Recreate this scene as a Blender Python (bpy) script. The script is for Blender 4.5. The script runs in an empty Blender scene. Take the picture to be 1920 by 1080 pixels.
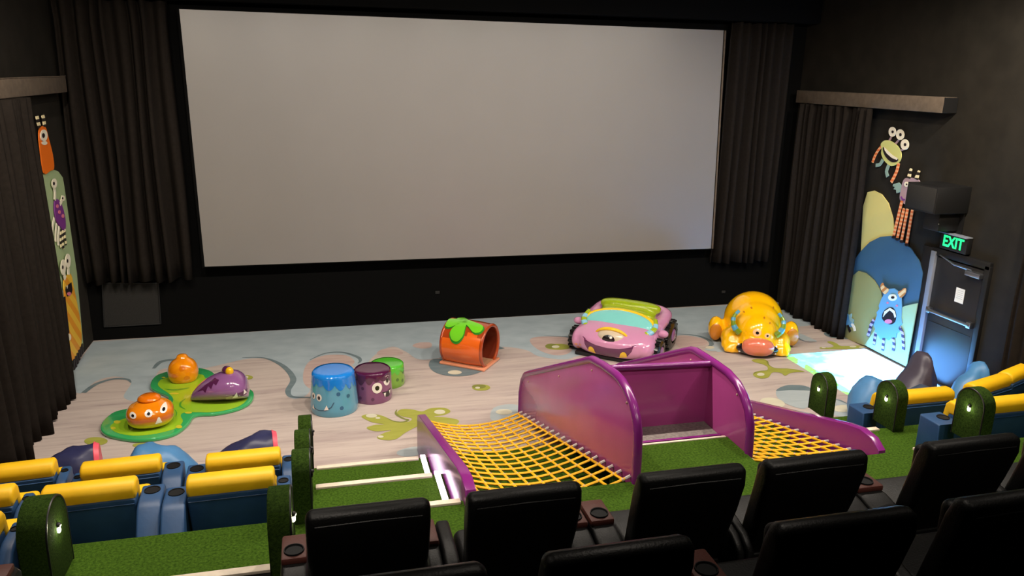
import bpy, bmesh, math, random
from mathutils import Vector, Matrix
from mathutils.bvhtree import BVHTree
from mathutils.geometry import delaunay_2d_cdt

random.seed(7)
SC = bpy.context.scene
COL = SC.collection
PI = math.pi
# ------------------------------------------------------------------ camera
CAM = (-1.9996, -15.0255, 5.0)
YAW, PITCH, ROLL, FPX = 0.2481, 0.2694, 0.019, 1475.2
_cy, _sy, _cp, _sp = math.cos(YAW), math.sin(YAW), math.cos(PITCH), math.sin(PITCH)
_f = Vector((_sy*_cp, _cy*_cp, -_sp)); _r0 = Vector((_cy, -_sy, 0)); _u0 = _r0.cross(_f)
_r = math.cos(ROLL)*_r0 + math.sin(ROLL)*_u0
_u = -math.sin(ROLL)*_r0 + math.cos(ROLL)*_u0
cd = bpy.data.cameras.new('camera'); co = bpy.data.objects.new('camera', cd); COL.objects.link(co)
cd.sensor_width = 36; cd.lens = FPX/1920*36; cd.clip_start = .05; cd.clip_end = 100
co.matrix_world = Matrix(((_r.x, _u.x, -_f.x, CAM[0]), (_r.y, _u.y, -_f.y, CAM[1]), (_r.z, _u.z, -_f.z, CAM[2]), (0, 0, 0, 1)))
SC.camera = co
# ------------------------------------------------------------------ world, exposure
SC.view_settings.view_transform = 'Standard'
SC.view_settings.look = 'None'
SC.view_settings.exposure = 0
SC.view_settings.gamma = 1
SC.view_settings.use_curve_mapping = False
w = bpy.data.worlds.new('world'); SC.world = w; w.use_nodes = True
w.node_tree.nodes['Background'].inputs[0].default_value = (0, 0, 0, 1)
w.node_tree.nodes['Background'].inputs[1].default_value = 0
# ------------------------------------------------------------------ ceiling spotlights
def spot(loc, target, energy, col, angle, blend=.6, size=.06):
    l = bpy.data.lights.new('spot_lamp', 'SPOT'); l.energy = energy; l.color = col
    l.spot_size = math.radians(angle); l.spot_blend = blend; l.shadow_soft_size = size
    o = bpy.data.objects.new('spot_lamp', l); COL.objects.link(o); o.location = loc
    o.rotation_euler = (Vector(target)-Vector(loc)).to_track_quat('-Z', 'Y').to_euler()
    return o
WARM = (1, .89, .76)
ZL = 6.7
for x in (-4.6, -2.7, -.8, 1.2, 3.1, 5.0, 6.8):
    spot((x, -6.6, ZL), (x*.98, -4.0, 0), 520, WARM, 150, .6)
for x in (-3.6, .4, 4.4):
    spot((x, -10.6, ZL), (x, -9.6, 0), 130, WARM, 120, 1)
# wall washers near the seats
spot((6.2, -9.6, ZL), (8.1, -6.4, 4.2), 1100, (1, .84, .62), 74, 1)
spot((-4.6, -8.4, ZL), (-6.1, -4.0, 5.0), 480, (1, .84, .62), 64, 1)
for x in (-2.4, 1.6, 5.2):
    spot((x, -13.4, ZL), (x*.9, -7.4, 1.2), 330, WARM, 70, 1)

def ray(px, py):
    return _f + _r*((px-960)/FPX) - _u*((py-540)/FPX)
def onz(px, py, z=0):
    d = ray(px, py); t = (z-CAM[2])/d.z; return Vector(CAM)+d*t
def onx(px, py, x):
    d = ray(px, py); t = (x-CAM[0])/d.x; return Vector(CAM)+d*t
def ony(px, py, y):
    d = ray(px, py); t = (y-CAM[1])/d.y; return Vector(CAM)+d*t
# ------------------------------------------------------------------ materials
def lin(c):
    return tuple(((v/255)/12.92 if v/255 <= .04045 else ((v/255+.055)/1.055)**2.4) for v in c)
MATS = {}
def mat(name, rgb, rough=.5, spec=.5, coat=0, noise=0, nscale=8, bump=0, bscale=60, rgb2=None, stretch=None, metal=0, sheen=0):
    """rgb = sRGB 0-255 surface colour"""
    if name in MATS: return MATS[name]
    m = bpy.data.materials.new(name); m.use_nodes = True; MATS[name] = m
    nt = m.node_tree; b = nt.nodes['Principled BSDF']
    c = lin(rgb)
    b.inputs['Base Color'].default_value = (*c, 1); b.inputs['Roughness'].default_value = rough
    b.inputs['Specular IOR Level'].default_value = spec; b.inputs['Metallic'].default_value = metal
    if coat: b.inputs['Coat Weight'].default_value = coat; b.inputs['Coat Roughness'].default_value = .06
    if sheen: b.inputs['Sheen Weight'].default_value = sheen
    tc = nt.nodes.new('ShaderNodeTexCoord'); mp = nt.nodes.new('ShaderNodeMapping')
    nt.links.new(tc.outputs['Object'], mp.inputs['Vector'])
    if stretch: mp.inputs['Scale'].default_value = stretch
    if noise or rgb2:
        n = nt.nodes.new('ShaderNodeTexNoise'); n.inputs['Scale'].default_value = nscale; n.inputs['Detail'].default_value = 5
        nt.links.new(mp.outputs[0], n.inputs['Vector'])
        cr = nt.nodes.new('ShaderNodeValToRGB')
        c2 = lin(rgb2) if rgb2 else tuple(v*(1-noise) for v in c)
        c1 = c if rgb2 else tuple(min(1, v*(1+noise)) for v in c)
        cr.color_ramp.elements[0].position = .32; cr.color_ramp.elements[1].position = .68
        cr.color_ramp.elements[0].color = (*c2, 1); cr.color_ramp.elements[1].color = (*c1, 1)
        nt.links.new(n.outputs['Fac'], cr.inputs['Fac']); nt.links.new(cr.outputs[0], b.inputs['Base Color'])
    if bump:
        n2 = nt.nodes.new('ShaderNodeTexNoise'); n2.inputs['Scale'].default_value = bscale; n2.inputs['Detail'].default_value = 3
        nt.links.new(mp.outputs[0], n2.inputs['Vector'])
        bp = nt.nodes.new('ShaderNodeBump'); bp.inputs['Strength'].default_value = bump; bp.inputs['Distance'].default_value = .02
        nt.links.new(n2.outputs['Fac'], bp.inputs['Height']); nt.links.new(bp.outputs[0], b.inputs['Normal'])
    return m
def emit(name, rgb, strength):
    if name in MATS: return MATS[name]
    m = bpy.data.materials.new(name); m.use_nodes = True; MATS[name] = m
    b = m.node_tree.nodes['Principled BSDF']; c = lin(rgb)
    b.inputs['Base Color'].default_value = (*c, 1)
    b.inputs['Emission Color'].default_value = (*c, 1); b.inputs['Emission Strength'].default_value = strength
    return m
def stripes(name, rgb1, rgb2, scale, axis='Z', rough=.5, duty=.5):
    if name in MATS: return MATS[name]
    m = bpy.data.materials.new(name); m.use_nodes = True; MATS[name] = m
    nt = m.node_tree; b = nt.nodes['Principled BSDF']; b.inputs['Roughness'].default_value = rough
    tc = nt.nodes.new('ShaderNodeTexCoord'); wv = nt.nodes.new('ShaderNodeTexWave')
    wv.wave_type = 'BANDS'; wv.bands_direction = axis; wv.inputs['Scale'].default_value = scale; wv.inputs['Distortion'].default_value = .6
    cr = nt.nodes.new('ShaderNodeValToRGB'); cr.color_ramp.interpolation = 'CONSTANT'
    cr.color_ramp.elements[0].color = (*lin(rgb1), 1); cr.color_ramp.elements[1].color = (*lin(rgb2), 1); cr.color_ramp.elements[1].position = duty
    nt.links.new(tc.outputs['Object'], wv.inputs['Vector']); nt.links.new(wv.outputs['Fac'], cr.inputs['Fac'])
    nt.links.new(cr.outputs[0], b.inputs['Base Color'])
    return m
def zgrad(name, stops, rough=.15, spec=.5, coat=1, nscale=9, namp=.12):
    """paint that blends by height (an airbrushed finish), stops = [(z, rgb)]"""
    if name in MATS: return MATS[name]
    m = bpy.data.materials.new(name); m.use_nodes = True; MATS[name] = m
    nt = m.node_tree; b = nt.nodes['Principled BSDF']; b.inputs['Roughness'].default_value = rough
    b.inputs['Coat Weight'].default_value = coat; b.inputs['Coat Roughness'].default_value = .06
    tc = nt.nodes.new('ShaderNodeTexCoord'); sp = nt.nodes.new('ShaderNodeSeparateXYZ'); mr = nt.nodes.new('ShaderNodeMapRange')
    z0, z1 = stops[0][0], stops[-1][0]
    mr.inputs['From Min'].default_value = z0; mr.inputs['From Max'].default_value = z1
    cr = nt.nodes.new('ShaderNodeValToRGB')
    while len(cr.color_ramp.elements) < len(stops): cr.color_ramp.elements.new(.5)
    for e, (z, c) in zip(cr.color_ramp.elements, stops):
        e.position = (z-z0)/(z1-z0); e.color = (*lin(c), 1)
    nt.links.new(tc.outputs['Object'], sp.inputs[0]); nt.links.new(sp.outputs['Z'], mr.inputs['Value'])
    nt.links.new(mr.outputs[0], cr.inputs['Fac']); nt.links.new(cr.outputs[0], b.inputs['Base Color'])
    return m
# ------------------------------------------------------------------ mesh helpers
def finish(bm, name, m, parent=None, smooth=True, angle=40, recalc=True):
    if recalc: bmesh.ops.recalc_face_normals(bm, faces=bm.faces[:])
    me = bpy.data.meshes.new(name); bm.to_mesh(me); bm.free()
    return link(me, name, m, parent, smooth, angle)
def link(me, name, m, parent=None, smooth=True, angle=40):
    if m: me.materials.clear(); me.materials.append(m)
    if smooth:
        for p in me.polygons: p.use_smooth = True
        if angle < 180: me.set_sharp_from_angle(angle=math.radians(angle))
    o = bpy.data.objects.new(name, me); COL.objects.link(o)
    if parent: o.parent = parent
    return o
def tag(o, label=None, cat=None, group=None, kind=None):
    if label: o['label'] = label
    if cat: o['category'] = cat
    if group: o['group'] = group
    if kind: o['kind'] = kind
    return o
def thing(name, label, cat, loc=(0, 0, 0), rz=0, group=None):
    o = bpy.data.objects.new(name, None); COL.objects.link(o); o.empty_display_size = .1
    o.location = loc; o.rotation_euler = (0, 0, rz)
    return tag(o, label, cat, group)
def sub_empty(name, parent):
    o = bpy.data.objects.new(name, None); COL.objects.link(o); o.parent = parent; o.empty_display_size = .05
    return o
def copy_tree(o, parent=None):
    c = o.copy(); COL.objects.link(c)
    if parent: c.parent = parent
    for ch in list(o.children): copy_tree(ch, c)
    return c
def box(bm, c, s, bevel=0, seg=2, rot=None):
    r = bmesh.ops.create_cube(bm, size=1)
    vs = r['verts']
    M = Matrix.Translation(c) @ (rot.to_4x4() if rot else Matrix.Identity(4)) @ Matrix.Diagonal((*s, 1))
    bmesh.ops.transform(bm, matrix=M, verts=vs)
    if bevel:
        es = {e for v in vs for e in v.link_edges}
        bmesh.ops.bevel(bm, geom=list(es), offset=bevel, segments=seg, profile=.5, affect='EDGES', clamp_overlap=True)
    return bm
def bx(name, c, s, m, parent=None, bevel=0, seg=2, rot=None):
    bm = bmesh.new(); box(bm, c, s, bevel, seg, rot); return finish(bm, name, m, parent)
def tube(bm, path, r, n=8, caps=True, closed=False):
    path = [Vector(p) for p in path]; N = len(path)
    rs = r if isinstance(r, (list, tuple)) else [r]*N
    rings = []; prev = None
    for i, p in enumerate(path):
        if closed: t = path[(i+1) % N]-path[i-1]
        else: t = path[min(i+1, N-1)]-path[max(i-1, 0)]
        if t.length < 1e-9: t = Vector((0, 0, 1))
        t.normalize()
        if prev is None:
            a = Vector((0, 0, 1)) if abs(t.z) < .9 else Vector((1, 0, 0))
            nrm = t.cross(a).normalized()
        else:
            nrm = (prev - t*prev.dot(t)).normalized()
        prev = nrm; bi = t.cross(nrm)
        rings.append([bm.verts.new(p+(nrm*math.cos(2*PI*k/n)+bi*math.sin(2*PI*k/n))*rs[i]) for k in range(n)])
    M = N if closed else N-1
    for i in range(M):
        a, b = rings[i], rings[(i+1) % N]
        for k in range(n): bm.faces.new((a[k], a[(k+1) % n], b[(k+1) % n], b[k]))
    if caps and not closed:
        bm.faces.new(rings[0][::-1]); bm.faces.new(rings[-1])
    return bm
def tb(name, path, r, m, parent=None, n=8, closed=False):
    bm = bmesh.new(); tube(bm, path, r, n, True, closed); return finish(bm, name, m, parent, angle=60)
def lathe(bm, prof, n=32, center=(0, 0, 0)):
    rings = []; c = Vector(center)
    for (r, z) in prof:
        if r < 1e-6: rings.append([bm.verts.new(c+Vector((0, 0, z)))])
        else: rings.append([bm.verts.new(c+Vector((r*math.cos(2*PI*k/n), r*math.sin(2*PI*k/n), z))) for k in range(n)])
    for a, b in zip(rings, rings[1:]):
        if len(a) == 1 and len(b) == 1: continue
        for k in range(n):
            k2 = (k+1) % n
            if len(a) == 1: bm.faces.new((a[0], b[k2], b[k]))
            elif len(b) == 1: bm.faces.new((a[k], a[k2], b[0]))
            else: bm.faces.new((a[k], a[k2], b[k2], b[k]))
    return bm
def ellipsoid(bm, c, r, rot=None, u=24, v=14, p=2.0):
    g = bmesh.ops.create_uvsphere(bm, u_segments=u, v_segments=v, radius=1)
    if p != 2.0:
        for vt in g['verts']:
            q = vt.co; k = (abs(q.x)**p+abs(q.y)**p+abs(q.z)**p)**(1/p); vt.co = q/k
    M = Matrix.Translation(c) @ (rot.to_4x4() if rot else Matrix.Identity(4)) @ Matrix.Diagonal((*r, 1))
    bmesh.ops.transform(bm, matrix=M, verts=g['verts'])
    return g['verts']
def el(name, c, r, m, parent=None, rot=None, u=20, v=12, p=2.0):
    bm = bmesh.new(); ellipsoid(bm, c, r, rot, u, v, p); return finish(bm, name, m, parent, angle=180)
def spline(pts, closed=True, sub=6):
    P = [Vector(p) for p in pts]; n = len(P); out = []
    R_ = range(n if closed else n-1)
    for i in R_:
        if closed: a, b, c, d = P[i-1], P[i], P[(i+1) % n], P[(i+2) % n]
        else: a, b, c, d = P[max(i-1, 0)], P[i], P[i+1], P[min(i+2, n-1)]
        for k in range(sub):
            t = k/sub
            out.append(.5*((2*b)+(c-a)*t+(2*a-5*b+4*c-d)*t*t+(3*b-a-3*c+d)*t**3))
    if not closed: out.append(P[-1])
    return out
def ell2(cx, cy, rx, ry, n=24, rot=0, a0=0, a1=2*PI):
    out = []
    full = abs(a1-a0-2*PI) < 1e-6
    for k in range(n):
        t = a0+(a1-a0)*k/(n if full else n-1)
        x, y = rx*math.cos(t), ry*math.sin(t)
        out.append((cx+x*math.cos(rot)-y*math.sin(rot), cy+x*math.sin(rot)+y*math.cos(rot)))
    return out
def prism(bm, poly3, d, bevel=0, seg=2):
    """extrude a planar 3D polygon by vector d"""
    d = Vector(d)
    a = [bm.verts.new(Vector(p)) for p in poly3]
    f = bm.faces.new(a)
    r = bmesh.ops.extrude_face_region(bm, geom=[f])
    nv = [e for e in r['geom'] if isinstance(e, bmesh.types.BMVert)]
    bmesh.ops.translate(bm, verts=nv, vec=d)
    if bevel:
        fs = [f]+[e for e in r['geom'] if isinstance(e, bmesh.types.BMFace)]
        es = {e for ff in fs for e in ff.edges}
        bmesh.ops.bevel(bm, geom=list(es), offset=bevel, segments=seg, profile=.5, affect='EDGES', clamp_overlap=True)
    return bm
def pz(name, poly3, d, m, parent=None, bevel=0, seg=2, angle=40):
    bm = bmesh.new(); prism(bm, poly3, d, bevel, seg); return finish(bm, name, m, parent, angle=angle)
def flat(name, poly3, m, parent=None):
    """a flat inlay: printed area, filled polygon"""
    z = poly3[0][2]; n = len(poly3)
    vo, eo, fo_, *_r3 = delaunay_2d_cdt([Vector((p[0], p[1])) for p in poly3], [(i, (i+1) % n) for i in range(n)], [list(range(n))], 1, 1e-5)
    bm = bmesh.new(); vs = [bm.verts.new((v.x, v.y, z)) for v in vo]
    for f in fo_:
        try: bm.faces.new([vs[i] for i in f])
        except ValueError: pass
    for f in bm.faces:
        f.normal_update()
        if f.normal.z < 0: f.normal_flip()
    return finish(bm, name, m, parent, smooth=False, recalc=False)
def fuse(bm, voxel=.025, smooth=6, name='body'):
    """one continuous skin out of overlapping lumps"""
    me = bpy.data.meshes.new('tmp'); bm.to_mesh(me); bm.free()
    o = bpy.data.objects.new('tmp', me); COL.objects.link(o)
    r = o.modifiers.new('r', 'REMESH'); r.mode = 'VOXEL'; r.voxel_size = voxel
    s = o.modifiers.new('s', 'SMOOTH'); s.iterations = smooth; s.factor = .5
    bpy.context.view_layer.update()
    dg = bpy.context.evaluated_depsgraph_get()
    me2 = bpy.data.meshes.new_from_object(o.evaluated_get(dg)); me2.name = name
    bpy.data.objects.remove(o); bpy.data.meshes.remove(me)
    return me2
def bvh(me):
    bm = bmesh.new(); bm.from_mesh(me); t = BVHTree.FromBMesh(bm); bm.free(); return t
def decal(name, outline, tree, org, U, V, N, m, parent, off=.004, cuts=2):
    """painted patch that follows a body: outline (u,v) cast along -N onto the body"""
    org, U, V, N = Vector(org), Vector(U), Vector(V), Vector(N)
    bm = bmesh.new(); vs = [bm.verts.new((p[0], p[1], 0)) for p in outline]; f = bm.faces.new(vs)
    bmesh.ops.triangulate(bm, faces=[f])
    for _ in range(cuts): bmesh.ops.subdivide_edges(bm, edges=[e for e in bm.edges if e.calc_length() > .025], cuts=1, use_grid_fill=True)
    dead = []
    for v in bm.verts:
        p = org+U*v.co.x+V*v.co.y
        h = tree.ray_cast(p+N*3, -N)
        if h[0] is None: dead.append(v); continue
        v.co = h[0]+h[1]*off
    bmesh.ops.delete(bm, geom=dead, context='VERTS')
    if not bm.faces: bm.free(); return None
    return finish(bm, name, m, parent, angle=180)
# ------------------------------------------------------------------ palette
M_WALL = mat('black_wall_paint', (36, 33, 28), .88, .15, noise=.18, nscale=3, bump=.05, bscale=40)
M_FRONT = mat('black_front_wall', (9, 9, 9), .95, .08)
M_CEIL = mat('black_ceiling', (22, 21, 20), .95, .1)
M_CURT = mat('black_velour', (32, 28, 25), .95, .06, noise=.15, nscale=20, bump=.1, bscale=200)
M_TURF = mat('artificial_turf', (88, 122, 34), .95, .1, rgb2=(52, 84, 18), nscale=45, bump=1.0, bscale=220)
M_TURFD = mat('dark_turf', (66, 92, 30), .95, .1, rgb2=(38, 60, 16), nscale=60, bump=1.0, bscale=220)
M_BLACKC = mat('black_carpet', (15, 14, 14), .95, .1, noise=.3, nscale=60)
M_NOSE = mat('cream_nosing', (225, 210, 190), .5, .4, noise=.06, nscale=20)
M_VAL = mat('valance_cloth', (96, 84, 72), .8, .3, noise=.15, nscale=10)
M_BLACK = mat('satin_black', (20, 20, 21), .45, .5)
M_BLACKG = mat('gloss_black', (14, 14, 14), .2, .5)
M_PAPER = mat('paper', (232, 222, 200), .7, .3)
M_SILVER = mat('brushed_aluminium', (170, 175, 185), .35, .5, metal=1)
M_PURP = mat('purple_plastic', (170, 70, 136), .2, .7, noise=.04, nscale=3)
M_PURPR = mat('purple_rim', (124, 34, 116), .22, .6)
M_BRASS = mat('rope_joint', (205, 175, 150), .3, .6)
M_ROPE = mat('yellow_rope', (240, 178, 18), .6, .4, noise=.12, nscale=60)
M_WHITEP = mat('white_paint', (238, 232, 222), .25, .5, coat=.6)
M_BLKP = mat('black_paint', (24, 18, 20), .2, .5, coat=.6)
M_LEATH = mat('black_leather', (10, 10, 10), .45, .4, bump=.12, bscale=90)
M_LEATHB = mat('brown_leather', (92, 48, 40), .5, .5, bump=.1, bscale=90)
M_BLUEV = mat('blue_vinyl', (40, 72, 112), .45, .4, noise=.08, nscale=6, bump=.05, bscale=30)
M_YELV = mat('yellow_vinyl', (236, 186, 22), .5, .4, noise=.05, nscale=6, bump=.06, bscale=24)
M_HOLE = mat('cup_well_black', (8, 9, 11), .6, .3)
# ------------------------------------------------------------------ room shell
XL, XR, YF, YB, ZC = -6.15, 8.16, .32, -18.0, 7.3
def struct(o): return tag(o, kind='structure')
def wood_floor():
    m = bpy.data.materials.new('printed_carpet'); m.use_nodes = True; nt = m.node_tree; b = nt.nodes['Principled BSDF']
    b.inputs['Roughness'].default_value = .75; b.inputs['Specular IOR Level'].default_value = .25
    tc = nt.nodes.new('ShaderNodeTexCoord')
    mp = nt.nodes.new('ShaderNodeMapping'); mp.inputs['Scale'].default_value = (.55, 5.5, 1)
    nt.links.new(tc.outputs['Object'], mp.inputs[0])
    n = nt.nodes.new('ShaderNodeTexNoise'); n.inputs['Scale'].default_value = 1.6; n.inputs['Detail'].default_value = 9; n.inputs['Roughness'].default_value = .7
    nt.links.new(mp.outputs[0], n.inputs[0])
    cr = nt.nodes.new('ShaderNodeValToRGB'); E = cr.color_ramp.elements
    E[0].position = .3; E[0].color = (*lin((158, 144, 140)), 1); E[1].position = .62; E[1].color = (*lin((194, 180, 172)), 1)
    e = E.new(.44); e.color = (*lin((184, 169, 162)), 1)
    nt.links.new(n.outputs[0], cr.inputs[0])
    # plank joints
    mp2 = nt.nodes.new('ShaderNodeMapping'); mp2.inputs['Scale'].default_value = (.12, 2.1, 1); mp2.inputs['Location'].default_value = (.3, .2, 0)
    nt.links.new(tc.outputs['Object'], mp2.inputs[0])
    n3 = nt.nodes.new('ShaderNodeTexNoise'); n3.inputs['Scale'].default_value = 1.3; n3.inputs['Detail'].default_value = 2
    nt.links.new(mp2.outputs[0], n3.inputs[0])
    cr2 = nt.nodes.new('ShaderNodeValToRGB'); cr2.color_ramp.elements[0].position = .36; cr2.color_ramp.elements[1].position = .5
    cr2.color_ramp.elements[0].color = (.86, .84, .86, 1); cr2.color_ramp.elements[1].color = (1, 1, 1, 1)
    nt.links.new(n3.outputs[0], cr2.inputs[0])
    mx = nt.nodes.new('ShaderNodeMixRGB'); mx.blend_type = 'MULTIPLY'; mx.inputs[0].default_value = 1
    nt.links.new(cr.outputs[0], mx.inputs[1]); nt.links.new(cr2.outputs[0], mx.inputs[2]); nt.links.new(mx.outputs[0], b.inputs['Base Color'])
    return m
FLOOR = struct(bx('floor', ((XL+XR)/2, (YF-7.0)/2, -.1), (XR-XL, YF+7.0, .2), wood_floor()))
struct(bx('wall_front', ((XL+XR)/2, YF+.1, ZC/2), (XR-XL+.4, .2, ZC), M_FRONT))
WALL_L = struct(bx('wall_left', (XL-.1, (YF+YB)/2, ZC/2), (.2, YF-YB, ZC), M_WALL))
struct(bx('wall_right', (XR+.1, (YF+YB)/2, ZC/2), (.2, YF-YB, ZC), M_WALL))
struct(bx('wall_back', ((XL+XR)/2, YB-.1, ZC/2), (XR-XL+.4, .2, ZC), M_FRONT))
struct(bx('ceiling', ((XL+XR)/2, (YF+YB)/2, ZC+.1), (XR-XL+.4, YF-YB+.4, .2), M_CEIL))
# ------------------------------------------------------------------ seating tiers
RISE = .4
NOSE_Y = [-6.28, -7.45, -8.70, -9.96, -11.45, -12.95, -14.4]
for i, y0 in enumerate(NOSE_Y):
    z = RISE*(i+1); y1 = NOSE_Y[i+1] if i+1 < len(NOSE_Y) else YB
    green = i < 3
    foot = [(XL, y1), (XR, y1), (XR, y0)]+([(4.0, y0), (4.0, -8.5), (-.73, -8.5), (-.73, y0)] if i == 1 else [])+[(XL, y0)]
    t = struct(pz('floor_tier', [(a, b_, 0) for a, b_ in foot], (0, 0, z), M_TURF if green else M_BLACKC))
    spans = {0: [(-2.14, -.93), (4.1, 4.68)], 1: [(-2.14, -.93), (4.08, 4.62)], 2: [(-2.14, -.85), (4.03, 4.6)], 3: [(-4.0, -2.4)]}.get(i, [])
    for (a, b_) in spans:
        bx('nosing', ((a+b_)/2, y0-.02, z+.008), (b_-a, .075, .03), M_NOSE, t, .006)
# platform that brings the third tier forward between the slide panels
struct(bx('floor_platform', (1.56, -8.35, .6), (1.34, .70, 1.2), M_TURF))
# ------------------------------------------------------------------ printed carpet motifs
def motif_mats():
    g = {}
    def pm(k, c, c2, st=(1, 4, 1), sc=2.2):
        g[k] = mat('carpet_'+k, c, .75, .25, rgb2=c2, nscale=sc, stretch=st)
    pm('water', (168, 180, 186), (154, 167, 174), (1, 1.5, 1))
    pm('slate', (112, 126, 130), (98, 114, 120))
    pm('pink', (190, 168, 160), (176, 152, 146))
    pm('lime', (160, 160, 72), (148, 150, 64))
    pm('olive', (128, 130, 62), (116, 122, 58))
    pm('cream', (205, 200, 178), (196, 190, 168))
    pm('mist', (170, 178, 180), (158, 168, 172))
    return g
CM = motif_mats()
LAYER = {'water': .0012, 'pink': .0024, 'mist': .0024, 'slate': .0036, 'lime': .0036, 'olive': .0048, 'cream': .006}
_lift = [0]
def lift():
    _lift[0] += 1; return _lift[0]*.00004
def motif(k, pts, crop=None, smooth=True, z=None, sub=5):
    """crop = (x0, y0, scale): outline given in a zoomed view"""
    if crop: pts = [(crop[0]+p[0]*crop[2], crop[1]+p[1]*crop[2]) for p in pts]
    zz = (LAYER[k] if z is None else z)+lift()
    P = [onz(px, py, 0) for px, py in pts]
    P = [Vector((min(max(p.x, XL+.005), XR-.005), min(p.y, YF-.005), zz)) for p in P]
    if smooth: P = spline(P, True, sub)
    for p in P: p.z = zz; p.x = min(max(p.x, XL+.004), XR-.004); p.y = min(p.y, YF-.004)
    return flat('carpet_motif', P, CM[k], FLOOR)
def band(k, pts, wpx, crop=None):
    """tapered ribbon along a centre line given in pixels"""
    if crop: pts = [(crop[0]+p[0]*crop[2], crop[1]+p[1]*crop[2]) for p in pts]; wpx = [q*crop[2] for q in wpx]
    c = [onz(px, py, 0) for px, py in pts]
    cs = spline(c, False, 6); n = len(cs)
    W = [q/115.0 for q in wpx]
    L, R_ = [], []
    for i, p in enumerate(cs):
        t = cs[min(i+1, n-1)]-cs[max(i-1, 0)]; t.normalize(); nn = Vector((-t.y, t.x, 0))
        s = i/(n-1)*(len(W)-1); a = int(min(s, len(W)-2)); ww = W[a]+(W[a+1]-W[a])*(s-a)
        L.append(p+nn*ww/2); R_.append(p-nn*ww/2)
    zz = LAYER[k]+lift()
    P = L+R_[::-1]
    for p in P: p.z = zz; p.x = min(max(p.x, XL+.004), XR-.004); p.y = min(p.y, YF-.004)
    return flat('carpet_motif', P, CM[k], FLOOR)
A = (40, 620, 560/1920)          # zoomed views the outlines were read from
Bc = (480, 600, 620/1913)
Cc = (880, 560, 220/990)
Dc = (1040, 540, 460/1920)
Ec = (1400, 600, 1/6)
# blue-grey water along the front wall
wpts = [(120, 720), (150, 738), (178, 716), (215, 706), (246, 716), (232, 745), (268, 752), (286, 722), (300, 694), (340, 690), (385, 690), (470, 672), (520, 678), (548, 700), (535, 735), (552, 748), (580, 735), (590, 690), (640, 676), (676, 690), (705, 664), (735, 650), (762, 660), (786, 674), (830, 670), (930, 651), (985, 656), (1010, 668), (1060, 674), (1100, 664),
        (1250, 640), (1300, 632), (1330, 640), (1345, 660), (1380, 650), (1400, 630), (1470, 606), (1500, 612), (1560, 604)]
back = [(1560, 590), (1480, 560), (1340, 573.5), (1000, 592), (700, 608.5), (400, 626.5), (169, 641)]
P = spline([onz(*p) for p in wpts], False, 5)+[onz(*p) for p in back]
for p in P: p.z = LAYER['water']; p.x = min(max(p.x, XL+.004), XR-.004); p.y = min(p.y, YF-.004)
flat('carpet_motif', P, CM['water'], FLOOR)
band('slate', [(400, 400), (480, 345), (590, 312), (680, 314), (705, 335)], [30, 34, 26, 22, 8], A)
band('slate', [(850, 245), (900, 200), (1000, 190), (1130, 215)], [20, 40, 36, 10], A)
band('slate', [(1420, 175), (1560, 176), (1680, 226), (1748, 310), (1715, 385), (1740, 425), (1860, 430)], [6, 16, 34, 40, 36, 24, 10], A)
band('slate', [(312, 232), (400, 194), (500, 188), (585, 214), (604, 236), (590, 252)], [6, 16, 20, 26, 20, 6], Bc)
motif('pink', [(275, 300), (310, 240), (400, 205), (520, 205), (570, 240), (540, 270), (420, 330), (340, 400), (280, 370)], Bc)
motif('pink', [(700, 190), (740, 168), (820, 172), (850, 196), (790, 206), (720, 206)], Bc)
motif('pink', [(905, 150), (940, 132), (1010, 132), (1010, 160), (950, 165)], Bc)
motif('pink', [(510, 350), (560, 325), (700, 320), (850, 335), (880, 400), (840, 460), (740, 480), (620, 450), (540, 400)], Cc)
band('slate', [(630, 312), (720, 318), (870, 325)], [4, 14, 14], Cc)
motif('lime', ell2(750, 408, 108, 25), Cc)
motif('olive', ell2(690, 402, 50, 20), Cc); motif('cream', ell2(728, 408, 32, 12), Cc)
motif('slate', [(1000, 255), (1050, 225), (1300, 250), (1330, 285), (1240, 320), (1120, 325), (1030, 300)], Bc)
motif('cream', ell2(1150, 305, 40, 12), Bc)
motif('lime', ell2(1303, 392, 52, 18), Bc); motif('olive', ell2(1290, 386, 40, 12), Bc); motif('cream', ell2(1282, 394, 14, 6), Bc)
motif('slate', [(1400, 150), (1440, 165), (1400, 172)], Bc, False)
# green leaf flower by the left net
motif('lime', [(610, 560), (660, 545), (730, 555), (800, 585), (880, 590), (900, 570), (850, 560), (815, 540), (840, 518), (900, 518), (960, 530), (1010, 512), (1090, 510), (1125, 530), (1090, 550), (1030, 560), (1100, 565), (1170, 580), (1160, 605), (1080, 620), (960, 610), (870, 650), (810, 690), (740, 696), (700, 680), (740, 655), (780, 640), (690, 645), (640, 625), (690, 608), (740, 605), (670, 592)], Bc)
band('olive', [(815, 520), (810, 545), (850, 570), (880, 580), (850, 592), (800, 588), (760, 570)], [4, 12, 14, 14, 14, 10, 4], Bc)
motif('cream', ell2(668, 556, 32, 11), Bc); motif('cream', ell2(705, 569, 14, 5), Bc); motif('cream', ell2(1063, 534, 32, 13), Bc); motif('cream', ell2(722, 677, 16, 7), Bc)
motif('mist', [(1355, 550), (1375, 510), (1440, 490), (1520, 495), (1560, 540), (1530, 580), (1420, 590), (1365, 580)], Bc)
motif('cream', ell2(1435, 534, 48, 16), Bc); motif('cream', ell2(1530, 545, 24, 14), Bc)
motif('mist', [(815, 765), (860, 745), (930, 735), (960, 770), (900, 790), (830, 785)], Bc)
motif('lime', ell2(480, 712, 75, 26), A); motif('lime', ell2(790, 738, 75, 16), A)
motif('lime', ell2(1435, 302, 55, 16), A); motif('cream', ell2(1440, 300, 20, 7), A)
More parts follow.
